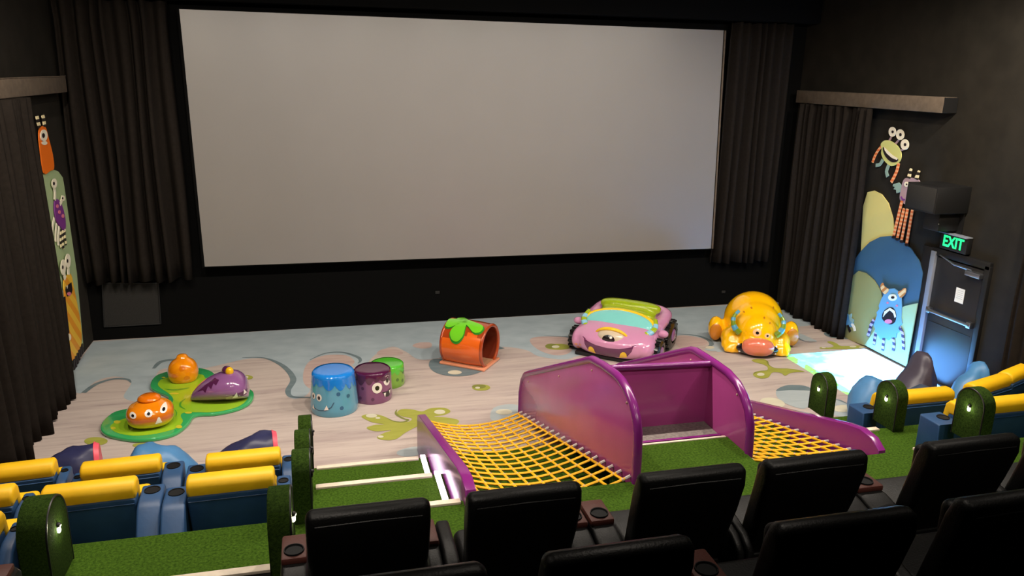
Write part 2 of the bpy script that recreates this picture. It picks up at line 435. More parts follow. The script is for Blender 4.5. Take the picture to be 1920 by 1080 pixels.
# right-hand side
band('slate', [(960, 362), (1100, 372), (1190, 400), (1228, 440), (1190, 470)], [6, 22, 40, 44, 10], Dc)
motif('pink', [(965, 375), (1090, 380), (1180, 410), (1190, 440), (1130, 455), (1000, 470), (950, 440)], Dc)
motif('water', [(1240, 400), (1300, 430), (1330, 480), (1240, 496), (1170, 480), (1230, 465), (1250, 435)], Dc, z=.0024)
motif('cream', ell2(1215, 468, 35, 10), Dc)
motif('mist', [(475, 140), (600, 155), (700, 195), (790, 240), (700, 238), (600, 215), (540, 175)], Ec)
band('slate', [(475, 150), (545, 180), (610, 225), (690, 248), (790, 247)], [6, 14, 22, 16, 4], Ec)
motif('slate', [(868, 160), (900, 140), (1000, 160), (1100, 190), (1170, 215), (1050, 212), (930, 195)], Ec)
motif('cream', ell2(1042, 192, 30, 14), Ec)
motif('lime', [(905, 250), (950, 242), (1010, 265), (1060, 295), (1150, 295), (1280, 290), (1370, 312), (1200, 325), (1000, 330), (830, 325), (840, 308), (930, 312), (980, 292)], Ec)
motif('cream', ell2(866, 316, 24, 7), Ec); motif('cream', ell2(1195, 303, 38, 9), Ec); motif('cream', ell2(1310, 310, 50, 10), Ec)
motif('lime', [(55, 455), (110, 440), (200, 445), (240, 475), (250, 515), (320, 545), (450, 548), (560, 560), (655, 585), (560, 590), (490, 600), (430, 630), (390, 600), (320, 590), (280, 600), (240, 650), (150, 660), (80, 630), (80, 595), (150, 575), (230, 565), (230, 530), (180, 500), (100, 480)], Ec)
band('olive', [(70, 450), (150, 448), (225, 465), (250, 510), (320, 545), (450, 552), (640, 582)], [10, 16, 24, 14, 10, 8, 6], Ec)
band('olive', [(80, 610), (110, 590), (190, 575), (240, 572)], [10, 18, 14, 6], Ec); motif('cream', ell2(158, 616, 42, 18), Ec)
motif('mist', [(328, 830), (350, 780), (430, 745), (540, 735), (680, 750), (760, 800), (740, 930), (640, 1000), (480, 960), (370, 900)], Ec)
motif('slate', [(335, 803), (370, 765), (450, 738), (540, 734), (660, 745), (760, 800), (640, 795), (480, 792)], Ec)
motif('cream', ell2(290, 935, 140, 55, rot=.15), Ec)
motif('mist', [(950, 890), (1020, 895), (1130, 940), (1200, 970), (1215, 1080), (1000, 1080), (950, 1000)], Ec)
band('slate', [(960, 895), (1040, 905), (1110, 935), (1180, 965)], [16, 34, 24, 8], Ec); motif('cream', ell2(1080, 1000, 110, 40), Ec)
# ------------------------------------------------------------------ cinema screen
C4 = [ony(336, 17, 0), ony(1357, 57, 0), ony(1333, 466, 0), ony(384, 500, 0)]
scr = thing('cinema_screen', 'huge blank grey projection screen on the black front wall', 'screen', ((C4[2].x+C4[3].x)/2, 0, 1.4))
def lp(v, o): return Vector(v)-Vector(o.location)
M_SCR = mat('screen_fabric', (131, 128, 126), .36, .8, noise=.015, nscale=1.2)
pz('screen_fabric', [lp(v, scr) for v in C4], (0, .05, 0), M_SCR, scr)
ctr = sum(C4, Vector())/4
fo = [v+(v-ctr).normalized()*.05 for v in C4]
for i in range(4):
    j = (i+1) % 4
    pz('screen_border', [lp(v, scr) for v in (C4[i], C4[j], fo[j], fo[i])], (0, .08, 0), M_FRONT, scr)
bx('mounting_frame', ((C4[1].x+C4[0].x)/2-scr.location.x, .19, 2.2), (9.0, .24, 3.6), M_FRONT, scr)
tb('edge_tape', [lp(C4[1], scr)+Vector((.03, -.01, 0)), lp(C4[2], scr)+Vector((.03, -.01, 0))], .02, M_VAL, scr)
# ------------------------------------------------------------------ curtains
def curtain(name, label, p0, p1, z0, z1, folds, amp, seed, flare=1.0, group=None, zslope=0, narrow=0):
    rnd = random.Random(seed)
    p0, p1 = Vector((*p0, 0)), Vector((*p1, 0)); t = (p1-p0); L = t.length; t.normalize(); nn = Vector((-t.y, t.x, 0))
    n = folds*10; nz = 14
    ph = [rnd.uniform(0, 6.28) for _ in range(3)]
    prof = []; acc = 0
    ws = [rnd.uniform(.6, 1.5) for _ in range(folds)]; tot = sum(ws)
    ss = []
    for f in range(folds):
        a = rnd.uniform(.6, 1.25)
        for k in range(10): ss.append(((acc+ws[f]*k/10)/tot, a*math.sin(2*PI*k/10)))
        acc += ws[f]
    ss.append((1.0, 0))
    bm = bmesh.new(); grid = []
    for j in range(nz+1):
        v = j/nz; z = z1+(z0-z1)*v; row = []
        for i, (s, a) in enumerate(ss):
            sp = s + narrow*(s-.5)*v + .012*math.sin(5*v+9*s+ph[0])*(v > .0)
            d = amp*a*(.75+.35*v*flare)+amp*.35*math.sin(7*s*folds/6+2.2*v+ph[1])
            zz = z + (0 if v < 1 else .02*math.sin(20*s+ph[2]))
            row.append(bm.verts.new(p0+t*(sp*L)+nn*d+Vector((0, 0, zz))))
        grid.append(row)
    for j in range(nz):
        for i in range(len(ss)-1): bm.faces.new((grid[j][i], grid[j][i+1], grid[j+1][i+1], grid[j+1][i]))
    me_o = finish(bm, name, M_CURT, None, angle=180, recalc=False)
    md = me_o.modifiers.new('thickness', 'SOLIDIFY'); md.thickness = .012
    return tag(me_o, label, 'curtain', group)
curtain('stage_curtain', 'tall black pleated curtain left of the cinema screen', (-6.08, .1), (-4.3, .1), 1.16, 6.035, 8, .13, 3, group='curtains beside the screen')
curtain('stage_curtain', 'tall black pleated curtain right of the cinema screen', (6.28, .1), (7.7, .1), 1.04, 6.035, 7, .12, 5, group='curtains beside the screen')
curtain('side_curtain', 'black pleated curtain hanging on the left side wall', (-5.88, -5.1), (-5.88, -2.45), .02, 4.52, 14, .11, 8, group='side wall curtains')
curtain('side_curtain', 'black pleated curtain hanging on the right side wall', (7.96, -.15), (7.96, -2.35), .02, 4.455, 12, .11, 12, group='side wall curtains')
# header board that hides the curtain tracks
pel = tag(bx('curtain_header', ((XL+XR)/2, .02, 6.35), (XR-XL-.06, .4, .62), M_FRONT, None, .02), 'black header board above the screen and stage curtains', 'header')
# valances on the side walls
va = thing('curtain_valance', 'cloth-covered valance box above the left side curtain', 'valance', (-6.02, -2.9, 4.52), group='side wall valances')
bx('box', (0, 0, .13), (.24, 5.3, .25), M_VAL, va, .01); bx('top_edge', (.11, 0, .262), (.03, 5.3, .012), M_NOSE if False else M_VAL, va)
vb = thing('curtain_valance', 'cloth-covered valance box above the right side curtain', 'valance', (8.02, -2.02, 4.46), group='side wall valances')
bx('box', (0, 0, .13), (.26, 4.1, .25), M_VAL, vb, .01); bx('end_cap', (0, -2.06, .13), (.25, .02, .24), M_BLACK, vb)
# dim speaker grille low on the front wall
gq = [ony(192, 530, YF), ony(297, 530, YF), ony(302, 606, YF), ony(196, 612, YF)]
gr = thing('speaker_grille', 'dark square speaker grille low on the front wall below the left curtain', 'speaker', (gq[3].x, YF, gq[3].z))
M_GRILLE = mat('grille_cloth', (42, 41, 40), .9, .2, noise=.2, nscale=120)
pz('grille_cloth', [lp(v, gr) for v in gq], (0, -.03, 0), M_GRILLE, gr)
for i in range(4): tb('frame_bar', [lp(gq[i], gr)+Vector((0, -.03, 0)), lp(gq[(i+1) % 4], gr)+Vector((0, -.03, 0))], .014, M_BLACK, gr)
for (px, py) in ((820, 548), (1356, 547)):
    q = ony(px, py, YF)
    tag(bx('wall_socket', (q.x, YF-.012, q.z), (.09, .022, .06), M_GRILLE, None, .005), 'small dark socket on the front wall below the '+('middle' if px < 1000 else 'right corner')+' of the screen', 'socket', 'front wall sockets')
# ------------------------------------------------------------------ wall boards and cut-out monsters
def wb(name, pts, wall, lay, m, parent, th=.018, smooth=0, crop=None, bevel=0):
    """cut-out board on a side wall, outline read in pixels; lay = how far it stands off the wall"""
    if crop: pts = [(crop[0]+p[0]*crop[2], crop[1]+p[1]*crop[2]) for p in pts]
    s = 1 if wall == 'L' else -1
    X = (XL if wall == 'L' else XR)+s*(lay+.004)
    P = [onx(px, py, X) for px, py in pts]
    if smooth: P = spline(P, True, smooth)
    for p in P: p.x = X
    o = Vector(parent.location) if parent else Vector()
    return pz(name, [p-o for p in P], (s*th, 0, 0), m, parent, bevel)
def wth(name, label, cat, px, py, wall, group=None):
    p = onx(px, py, XL if wall == 'L' else XR); return thing(name, label, cat, p, 0, group)
def wtube(name, pts, wall, lay, r, m, parent, crop=None, rs=None):
    if crop: pts = [(crop[0]+p[0]*crop[2], crop[1]+p[1]*crop[2]) for p in pts]
    s = 1 if wall == 'L' else -1
    X = (XL if wall == 'L' else XR)+s*(lay+.012)
    P = spline([onx(px, py, X) for px, py in pts], False, 4)
    o = Vector(parent.location)
    n = len(P)
    # flat cut-out strip of even width
    L, R_ = [], []
    for i, p in enumerate(P):
        t = P[min(i+1, n-1)]-P[max(i-1, 0)]; t.normalize(); nn = Vector((0, -t.z, t.y))
        ww = r if not rs else rs[0]+(rs[1]-rs[0])*i/(n-1)
        L.append(p+nn*ww); R_.append(p-nn*ww)
    poly = [q-o for q in L+R_[::-1]]
    for q in poly: q.x = X-o.x
    return pz(name, poly, (s*.012, 0, 0), m, parent)
B_YEL = mat('board_pale_yellow', (216, 204, 128), .55, .3, noise=.03, nscale=2)
B_BLUE = mat('board_blue', (60, 96, 122), .55, .3, noise=.03, nscale=2)
B_OLIVE = mat('board_olive', (150, 148, 96), .55, .3, noise=.03, nscale=2)
B_SAGE = mat('board_sage', (160, 180, 136), .55, .3, noise=.03, nscale=2)
B_GREY = mat('board_grey_green', (120, 138, 128), .55, .3, noise=.03, nscale=2)
B_ORNG = mat('board_orange', (232, 112, 28), .5, .3)
B_AMB = mat('board_amber', (226, 150, 40), .5, .3)
B_AMBS = stripes('board_amber_bands', (226, 150, 40), (234, 186, 60), 1.7, 'DIAGONAL')
B_PURP = mat('board_purple', (120, 56, 134), .5, .3)
B_CREAM = mat('board_cream', (236, 228, 206), .5, .3)
B_PINK = mat('board_pink', (214, 120, 140), .5, .3)
B_MAUVE = mat('board_mauve', (168, 142, 150), .5, .3)
B_TEAL = mat('board_teal', (140, 168, 158), .5, .3)
B_SKY = mat('board_sky', (104, 154, 182), .5, .3)
B_DARK = mat('board_dark', (34, 26, 30), .5, .3)
B_LIME = mat('board_lime', (206, 208, 130), .5, .3)
S_OR = stripes('orange_red_bands', (226, 116, 60), (240, 176, 128), 4.5, 'Z')
S_BW = stripes('black_cream_bands', (240, 226, 180), (40, 34, 30), 3.2, 'Z')
S_HORN = stripes('horn_bands', (236, 196, 140), (196, 120, 60), 4.0, 'DIAGONAL')
S_LIL = stripes('lilac_dark_bands', (176, 160, 200), (60, 50, 80), 3.0, 'Z')
# right wall
F = (1560, 220, 300/1080)        # zoom frames
G = (1560, 440, 360/1296)
g = wth('wall_board', 'pale yellow arched board on the right wall beside the side curtain', 'board', 1650, 440, 'R', 'painted hill boards')
wb('panel', [(195, 1000), (215, 600), (245, 505), (290, 495), (340, 520), (385, 580), (415, 680), (430, 830), (420, 1000)], 'R', 0, B_YEL, g, crop=F)
g = wth('wall_board', 'large blue domed board on the right wall under the striped-leg monster', 'board', 1665, 600, 'R', 'painted hill boards')
wb('panel', [(110, 480), (150, 180), (200, 110), (260, 50), (330, 15), (400, 8), (470, 35), (540, 95), (595, 180), (618, 260), (605, 350), (575, 520), (300, 620)], 'R', .02, B_BLUE, g, crop=G)
g = wth('wall_board', 'olive domed board low on the right wall next to the side curtain', 'board', 1625, 640, 'R', 'painted hill boards')
wb('panel', [(60, 690), (140, 280), (185, 245), (235, 260), (290, 310), (335, 380), (350, 480), (330, 600), (225, 748), (150, 720)], 'R', .04, B_OLIVE, g, crop=G)
g = wth('wall_board', 'light sage domed board low on the right wall beside the exit door', 'board', 1690, 690, 'R', 'painted hill boards')
wb('panel', [(225, 745), (262, 690), (330, 590), (420, 520), (500, 480), (582, 462), (506, 890), (360, 815)], 'R', .058, B_SAGE, g, crop=G)
def weye(t, cx, cy, rx, ry, wall, lay, crop, pr=.35, name='eye', dx=0, dy=0):
    e = wb(name, ell2(cx, cy, rx, ry, 20), wall, lay, B_CREAM, t, .014, crop=crop)
    p = wb('pupil', ell2(cx+dx, cy+dy, rx*pr, ry*pr, 14), wall, lay+.0145, B_DARK, t, .006, crop=crop)
    p.parent = e
    return e
# three-eyed hanging monster
g = wth('wall_monster', 'yellow-green grinning cut-out monster with three stalk eyes high on the right wall', 'decoration', 1675, 330, 'R', 'cut-out wall monsters')
wb('body', [(340, 215), (335, 180), (365, 155), (410, 165), (455, 205), (472, 255), (455, 305), (405, 328), (360, 295), (338, 250)], 'R', .02, B_LIME, g, smooth=4, crop=F)
for (a, b_, c_, d_, e_) in ((410, 98, 24, 33, (388, 158)), (463, 117, 27, 36, (428, 182)), (494, 184, 27, 36, (462, 225))):
    wtube('eye_stalk', [e_, (a-4, b_+30)], 'R', .01, .018, B_MAUVE, g, crop=F); weye(g, a, b_, c_, d_, 'R', .035, F, .3)
wb('mouth', [(347, 200), (365, 225), (400, 262), (445, 280), (440, 298), (405, 302), (370, 275), (348, 235)], 'R', .039, B_DARK, g, .006, smooth=4, crop=F)
wb('teeth', [(352, 200), (380, 228), (410, 256), (444, 276), (438, 288), (405, 274), (372, 246), (356, 222)], 'R', .0455, B_CREAM, g, .004, crop=F)
wtube('arm', [(338, 195), (312, 225), (290, 265), (275, 305)], 'R', .012, .025, S_OR, g, crop=F)
wtube('arm', [(452, 310), (440, 360), (420, 405), (402, 438)], 'R', .02, .03, S_OR, g, crop=F)
wtube('leg', [(345, 285), (325, 318), (298, 324)], 'R', .02, .032, B_TEAL, g, crop=F)
wtube('leg', [(385, 322), (370, 365), (378, 400)], 'R', .02, .034, B_TEAL, g, crop=F)
# striped-leg monster behind the loudspeaker
g = wth('wall_monster', 'mauve cut-out monster on long orange striped legs behind the loudspeaker', 'decoration', 1695, 400, 'R', 'cut-out wall monsters')
wb('body', [(462, 545), (470, 490), (485, 430), (510, 408), (560, 412), (600, 440), (600, 560), (540, 600), (480, 575)], 'R', .03, B_MAUVE, g, smooth=4, crop=F)
wtube('horn', [(520, 412), (528, 375), (537, 346)], 'R', .034, .03, S_BW, g, crop=F, rs=(.045, .022)); wtube('horn', [(570, 418), (582, 385), (590, 360)], 'R', .034, .03, S_BW, g, crop=F, rs=(.045, .022))
wb('wing', [(484, 470), (455, 440), (418, 452), (415, 465), (430, 470), (420, 485), (438, 490), (440, 512), (462, 505)], 'R', .02, B_TEAL, g, crop=F)
weye(g, 505, 452, 14, 17, 'R', .05, F); wtube('mouth', [(468, 535), (478, 552), (492, 556)], 'R', .05, .012, B_PURP, g, crop=F)
for (x0, x1, y0, y1) in ((474, 418, 565, 800), (488, 443, 615, 815), (512, 472, 618, 830), (545, 506, 625, 852)):
    lg = wtube('leg', [(x0, y0), ((x0+x1)/2, (y0+y1)/2), (x1, y1)], 'R', .045, .028, S_OR, g, crop=F)
    wb('foot', ell2(x1, y1+8, 14, 10, 12), 'R', .06, B_DARK, g, .01, crop=F).parent = lg
# blue one-eyed furry monster
g = wth('wall_monster', 'sky blue shaggy one-eyed cut-out monster with banded horns near the exit door', 'decoration', 1665, 640, 'R', 'cut-out wall monsters')
fur = [(365, 385), (395, 365), (425, 362), (455, 385), (472, 420), (475, 480), (470, 560), (478, 600), (455, 622), (460, 650), (440, 665), (435, 695), (405, 690), (385, 712), (360, 695), (330, 705), (315, 675), (290, 668), (298, 635), (285, 610), (300, 570), (310, 540), (305, 525), (325, 500), (320, 480), (340, 430)]
wb('body', fur, 'R', .08, B_SKY, g, crop=G)
wb('horn', [(365, 402), (340, 380), (332, 345), (345, 325), (355, 348), (388, 372)], 'R', .085, S_HORN, g, smooth=3, crop=G)
wb('horn', [(465, 425), (450, 388), (475, 375), (488, 362), (500, 364), (498, 395), (484, 415)], 'R', .085, S_HORN, g, smooth=3, crop=G)
weye(g, 411, 424, 28, 23, 'R', .098, G, .4)
mo = wb('mouth', [(395, 490), (425, 510), (434, 550), (425, 590), (398, 606), (362, 592), (338, 560), (352, 515)], 'R', .099, B_DARK, g, .006, smooth=4, crop=G)
wb('teeth', [(392, 494), (424, 514), (433, 552), (424, 562), (414, 530), (390, 510), (362, 535), (345, 556), (354, 518)], 'R', .106, B_CREAM, g, .004, crop=G).parent = mo
wb('tongue', ell2(381, 586, 25, 15), 'R', .1062, B_PINK, g, .004, crop=G).parent = mo
for (a, b_) in ((376, 460), (438, 480)): wb('cheek', ell2(a, b_, 8, 7, 12), 'R', .099, B_PINK, g, .004, crop=G)
for pts in ([(285, 575), (265, 610), (255, 650), (243, 685)], [(458, 625), (478, 670), (482, 730), (484, 780)]): wtube('arm', pts, 'R', .08, .03, S_LIL, g, crop=G)
for pts in ([(298, 660), (290, 700), (284, 742)], [(350, 700), (347, 740), (343, 782)], [(412, 695), (420, 740), (414, 785)]): wtube('leg', pts, 'R', .08, .03, S_LIL, g, crop=G)
g = wth('wall_monster', 'small blue finned cut-out creature peeking out from the right side curtain', 'decoration', 1594, 612, 'R', 'cut-out wall monsters')
wb('body', [(95, 490), (108, 530), (125, 570), (150, 600), (130, 625), (100, 610), (85, 560)], 'R', .06, B_SKY, g, crop=G)
wb('fin', [(115, 540), (135, 532), (132, 560), (150, 575), (140, 600), (120, 575)], 'R', .079, B_TEAL, g, .01, crop=G)
wtube('leg', [(135, 600), (150, 625), (156, 650)], 'R', .06, .03, B_CREAM, g, crop=G); wtube('leg', [(110, 610), (118, 640), (125, 655)], 'R', .06, .03, B_DARK, g, crop=G)
# left wall
H = (0, 120, 400/1080); K = (0, 440, 400/1543)
g = wth('wall_board', 'tall sage green arched board on the left wall behind the stacked monsters', 'board', 130, 660, 'L', 'painted hill boards')
wb('panel', [(190, 600), (215, 555), (240, 538), (265, 534), (290, 545), (312, 575), (320, 620), (384, 1060), (417, 1433), (330, 1560), (270, 1300)], 'L', 0, B_SAGE, g, crop=H)
g = wth('wall_board', 'grey green arched board at the foot of the left wall', 'board', 140, 680, 'L', 'painted hill boards')
wb('panel', [(420, 420), (440, 400), (465, 410), (500, 500), (560, 700), (580, 800), (575, 870), (535, 985), (520, 900)], 'L', .02, B_GREY, g, crop=K)
g = wth('wall_monster', 'orange one-eyed cut-out monster at the top of the left wall board', 'decoration', 87, 325, 'L', 'cut-out wall monsters')
wb('body', [(218, 552), (200, 440), (192, 350), (205, 318), (225, 320), (242, 380), (262, 460), (268, 528), (250, 540)], 'L', .03, B_ORNG, g, smooth=4, crop=H)
wtube('horn', [(198, 320), (190, 290), (184, 260)], 'L', .035, .06, S_BW, g, crop=H); wtube('horn', [(224, 318), (220, 285), (213, 256)], 'L', .035, .06, S_BW, g, crop=H)
weye(g, 219, 362, 17, 30, 'L', .05, H, .4); wb('mouth', ell2(224, 400, 14, 10), 'L', .05, B_CREAM, g, .006, crop=H)
g = wth('wall_monster', 'purple spider-like cut-out monster with stalk eyes in the middle of the left wall board', 'decoration', 112, 470, 'L', 'cut-out wall monsters')
wb('body', [(275, 690), (295, 690), (312, 725), (325, 780), (327, 830), (315, 842), (285, 800), (272, 740)], 'L', .03, B_PURP, g, smooth=4, crop=H)
wtube('eye_stalk', [(275, 690), (276, 650), (270, 620)], 'L', .03, .04, B_CREAM, g, crop=H); weye(g, 272, 605, 12, 25, 'L', .045, H)
wtube('eye_stalk', [(300, 710), (310, 690), (314, 672)], 'L', .03, .035, B_CREAM, g, crop=H); weye(g, 316, 680, 9, 14, 'L', .045, H)
for i, (a, b_, c_, d_) in enumerate(((272, 780, 263, 868), (285, 810, 280, 900), (298, 825, 294, 918), (308, 838, 308, 930), (318, 842, 320, 935), (326, 835, 334, 915))):
    wtube('leg', [(a, b_), ((a+c_)/2-3, (b_+d_)/2), (c_, d_)], 'L', .03, .03, B_CREAM if i < 3 else S_BW, g, crop=H)
for (a, b_) in ((290, 720), (300, 750), (318, 770)): wb('spot', ell2(a, b_, 6, 10, 12), 'L', .049, B_PINK, g, .006, crop=H)
g = wth('wall_monster', 'tall amber banded cut-out monster with bulging eyes low on the left wall', 'decoration', 140, 680, 'L', 'cut-out wall monsters')
wb('body', [(455, 360), (470, 310), (495, 282), (512, 305), (530, 400), (555, 520), (578, 660), (582, 780), (555, 860), (512, 912), (497, 820), (488, 700), (472, 540)], 'L', .04, B_AMBS, g, smooth=4, crop=K)
weye(g, 453, 236, 17, 57, 'L', .055, K, .25); weye(g, 487, 190, 18, 52, 'L', .055, K, .25)
wtube('eye_stalk', [(470, 320), (460, 290)], 'L', .04, .05, B_CREAM, g, crop=K); wtube('eye_stalk', [(492, 290), (490, 240)], 'L', .04, .05, B_CREAM, g, crop=K)
mo = wb('mouth', [(472, 400), (475, 375), (515, 345), (522, 400), (515, 430), (485, 448)], 'L', .06, B_DARK, g, .006, crop=K)
wb('tongue', ell2(500, 428, 14, 14), 'L', .067, B_PINK, g, .004, crop=K).parent = mo
wb('tooth', [(480, 372), (490, 366), (486, 392)], 'L', .067, B_CREAM, g, .004, crop=K).parent = mo
wtube('arm', [(463, 450), (475, 560), (492, 715)], 'L', .05, .035, B_DARK, g, crop=K); wb('hand', ell2(494, 742, 16, 26), 'L', .06, B_CREAM, g, .01, crop=K)
for k in range(6): wtube('leg', [(530+k*12, 900-k*22), (538+k*12, 985-k*26)], 'L', .045, .035, B_DARK, g, crop=K)
# ------------------------------------------------------------------ wall loudspeaker, exit sign, exit door
sp = thing('wall_loudspeaker', 'large black loudspeaker box bracketed high on the right wall', 'loudspeaker', (7.84, -4.32, 2.92))
bx('cabinet', (0, 0, .215), (.64, .68, .43), M_BLACK, sp, .012)
bx('front_grille', (-.322, 0, .215), (.012, .62, .38), M_GRILLE, sp, .004)
bx('bracket', (.1, -.05, -.15), (.4, .34, .32), M_BLACK, sp, .02); bx('bracket_plate', (.3, -.05, -.18), (.03, .5, .4), M_BLACK, sp)
el('led', (-.1, -.225, -.18), (.008, .006, .008), M_PAPER, sp, u=8, v=6)
dr = tag(thing('door_1', None, None, (XR, -4.72, 0)), kind='structure')
M_DOOR = mat('black_door', (34, 33, 33), .33, .5)
M_DOORF = mat('lit_jamb_grey', (120, 126, 138), .4, .5)  # blue light on the far jamb put into its colour; other frame bars stay black
bx('leaf', (-.02, 0, 1.06), (.05, .98, 2.1), M_DOOR, dr, .004)
bx('frame', (-.04, .55, 1.1), (.1, .1, 2.2), M_DOORF, dr, .006); bx('frame', (-.03, -.56, 1.1), (.07, .1, 2.2), M_BLACK, dr, .006); bx('frame', (-.03, 0, 2.2), (.07, 1.2, .12), M_BLACK, dr, .006)
bx('side_panel', (-.015, .73, 1.12), (.03, .24, 2.24), M_BLACK, dr, .004)
pb = bx('push_bar', (-.11, 0, 1.2), (.05, .92, .05), M_SILVER, dr, .012)
bx('bar_end', (-.08, .44, 1.2), (.08, .09, .1), M_SILVER, pb, .01); bx('bar_end', (-.08, -.44, 1.2), (.08, .09, .1), M_SILVER, pb, .01)
cl = bx('door_closer', (-.09, -.36, 2.02), (.09, .3, .08), M_SILVER, dr, .01); tb('closer_arm', [(-.09, -.3, 2.07), (-.16, .0, 2.1), (-.06, .42, 2.16)], .014, M_SILVER, cl)
bx('sill', (-.06, 0, .012), (.12, 1.0, .024), M_SILVER, dr)
bx('kick_strip', (-.05, .0, 1.0), (.006, .9, .01), M_BLACK, dr)
nt_ = thing('door_notice', 'small cream paper notice taped to the exit door', 'notice', (XR-.048, -4.83, 1.5))
bx('sheet', (0, 0, .1), (.004, .18, .24), M_PAPER, nt_)
M_INK = mat('faint_ink', (178, 168, 150), .7, .3)
for k in range(5): bx('text_line', (-.0026, .0, .18-.032*k), (.001, .13-.02*(k % 2), .006), M_INK, nt_)
ex = thing('exit_sign', 'green illuminated EXIT sign above the door on the right wall', 'sign', (XR-.09, -4.58, 2.28))
bx('housing', (.03, 0, .14), (.1, .56, .26), M_BLACK, ex, .01); bx('top_lip', (.0, 0, .28), (.14, .58, .02), M_DOORF, ex, .004)
tc_ = bpy.data.curves.new('exit_text', 'FONT'); tc_.body = 'EXIT'; tc_.size = .25; tc_.align_x = 'CENTER'; tc_.align_y = 'CENTER'; tc_.extrude = .003; tc_.offset = .006; tc_.space_character = 1.0
to = bpy.data.objects.new('tmp', tc_); COL.objects.link(to); bpy.context.view_layer.update()
tme = bpy.data.meshes.new_from_object(to.evaluated_get(bpy.context.evaluated_depsgraph_get())); bpy.data.objects.remove(to)
tme.transform(Matrix.Diagonal((.85, 1, 1, 1)))
tme.transform(Matrix.Translation((-.024, 0, .14)) @ Matrix(((0, 0, -1, 0), (-1, 0, 0, 0), (0, 1, 0, 0), (0, 0, 0, 1))))
link(tme, 'lettering', emit('exit_green', (30, 225, 120), 1.6), ex, False)
# near-right dark curtain edge on the right wall
curtain('side_curtain', 'black drape hanging on the right wall behind the yellow seats', (8.06, -5.9), (8.06, -7.6), .4, 3.6, 9, .05, 21, group='side wall curtains')
# ------------------------------------------------------------------ slide with climbing nets
SL = thing('climbing_slide', 'purple slide tower with yellow rope climbing nets on both sides', 'slide', (1.5, -6.5, 0))
so = Vector(SL.location)
def side_panel(x, th, prof, rim=.045, sub=None):
    """upright panel in the y-z plane at x with a fat rounded rim; prof = open list (y,z) from far foot over the top to the near foot"""
    poly = [Vector((x-th/2, y, z))-so for y, z in prof]
    p = pz('side_panel', poly, (th, 0, 0), M_PURP, SL, .004)
    tb('rim', [Vector((x, y, z))-so for y, z in prof], rim, M_PURPR, p, 12)
    return p
def rnd_prof(pts, sub=5):
    return [(v.x, v.y) for v in spline([Vector((a, b, 0)) for a, b in pts], False, sub)]
T1 = [(-4.42, .0), (-4.43, .35), (-4.52, .58), (-4.66, .72), (-4.84, .81), (-6.25, 1.45), (-7.33, 1.94), (-7.40, 1.97), (-7.48, 1.985), (-7.75, 2.03), (-8.10, 2.065), (-8.25, 2.06), (-8.40, 2.02), (-8.54, 1.95), (-8.65, 1.84), (-8.71, 1.7), (-8.725, 1.5), (-8.73, 1.16)]
TALL1 = side_panel(.86, .05, T1)
T2 = [(-4.42, .0), (-4.43, .35), (-4.5, .56), (-4.62, .70), (-4.8, .81), (-5.55, 1.16), (-6.75, 1.73), (-6.97, 1.83), (-7.08, 1.86), (-7.3, 1.87), (-7.6, 1.88), (-7.85, 1.88), (-8.05, 1.84), (-8.2, 1.76), (-8.31, 1.65), (-8.375, 1.5), (-8.39, 1.35), (-8.4, 1.16)]
TALL2 = side_panel(2.26, .05, T2)
def low_panel(x, th, prof):
    poly = [Vector((x-th/2, y, z))-so for y, z in prof]
    return pz('low_panel', poly, (th, 0, 0), M_PURPR, SL, .012, 3)
low_panel(-.77, .105, [(-5.3, .0), (-5.32, .46), (-5.36, .55), (-5.44, .59), (-8.35, 1.36), (-8.62, 1.40), (-8.80, 1.36), (-8.9, 1.2), (-8.9, .9), (-8.3, .85), (-7.4, .45), (-6.9, .42), (-6.25, .02)])
low_panel(3.96, .1, [(-5.0, .0), (-5.0, .22), (-5.08, .3), (-7.75, 1.08), (-8.0, 1.13), (-8.2, 1.11), (-8.34, 1.02), (-8.38, .2), (-6.25, .02)])
# front wall between the tall panels, with hand rail
bx('front_panel', Vector((1.56, -7.46, 1.48))-so, (1.36, .03, .80), M_PURP, SL, .004)
tb('hand_rail', [Vector((.86, -7.5, 1.90))-so, Vector((2.26, -7.5, 1.86))-so], .035, M_PURPR, SL, 10)
M_MAT = mat('grey_rubber_mat', (120, 112, 108), .7, .3, noise=.25, nscale=30)
bx('landing_mat', Vector((1.56, -7.74, 1.12))-so, (1.34, .54, .04), M_MAT, SL)
bx('mat_bar', Vector((1.56, -7.86, 1.15))-so, (1.34, .04, .03), M_PURPR, SL, .006)
bx('edge_strip', Vector((1.56, -8.0, 1.2))-so, (1.3, .03, .02), M_NOSE, SL, .004)
# the chute that runs down to the play floor
ch = [(-7.44, 1.1), (-6.9, .95), (-6.0, .55), (-5.2, .2), (-4.8, .08), (-4.4, .05)]
bm = bmesh.new(); prism(bm, [Vector((.9, y, z))-so for y, z in ch]+[Vector((.9, y, z-.04))-so for y, z in ch[::-1]], (1.32, 0, 0)); finish(bm, 'chute', M_PURP, SL)
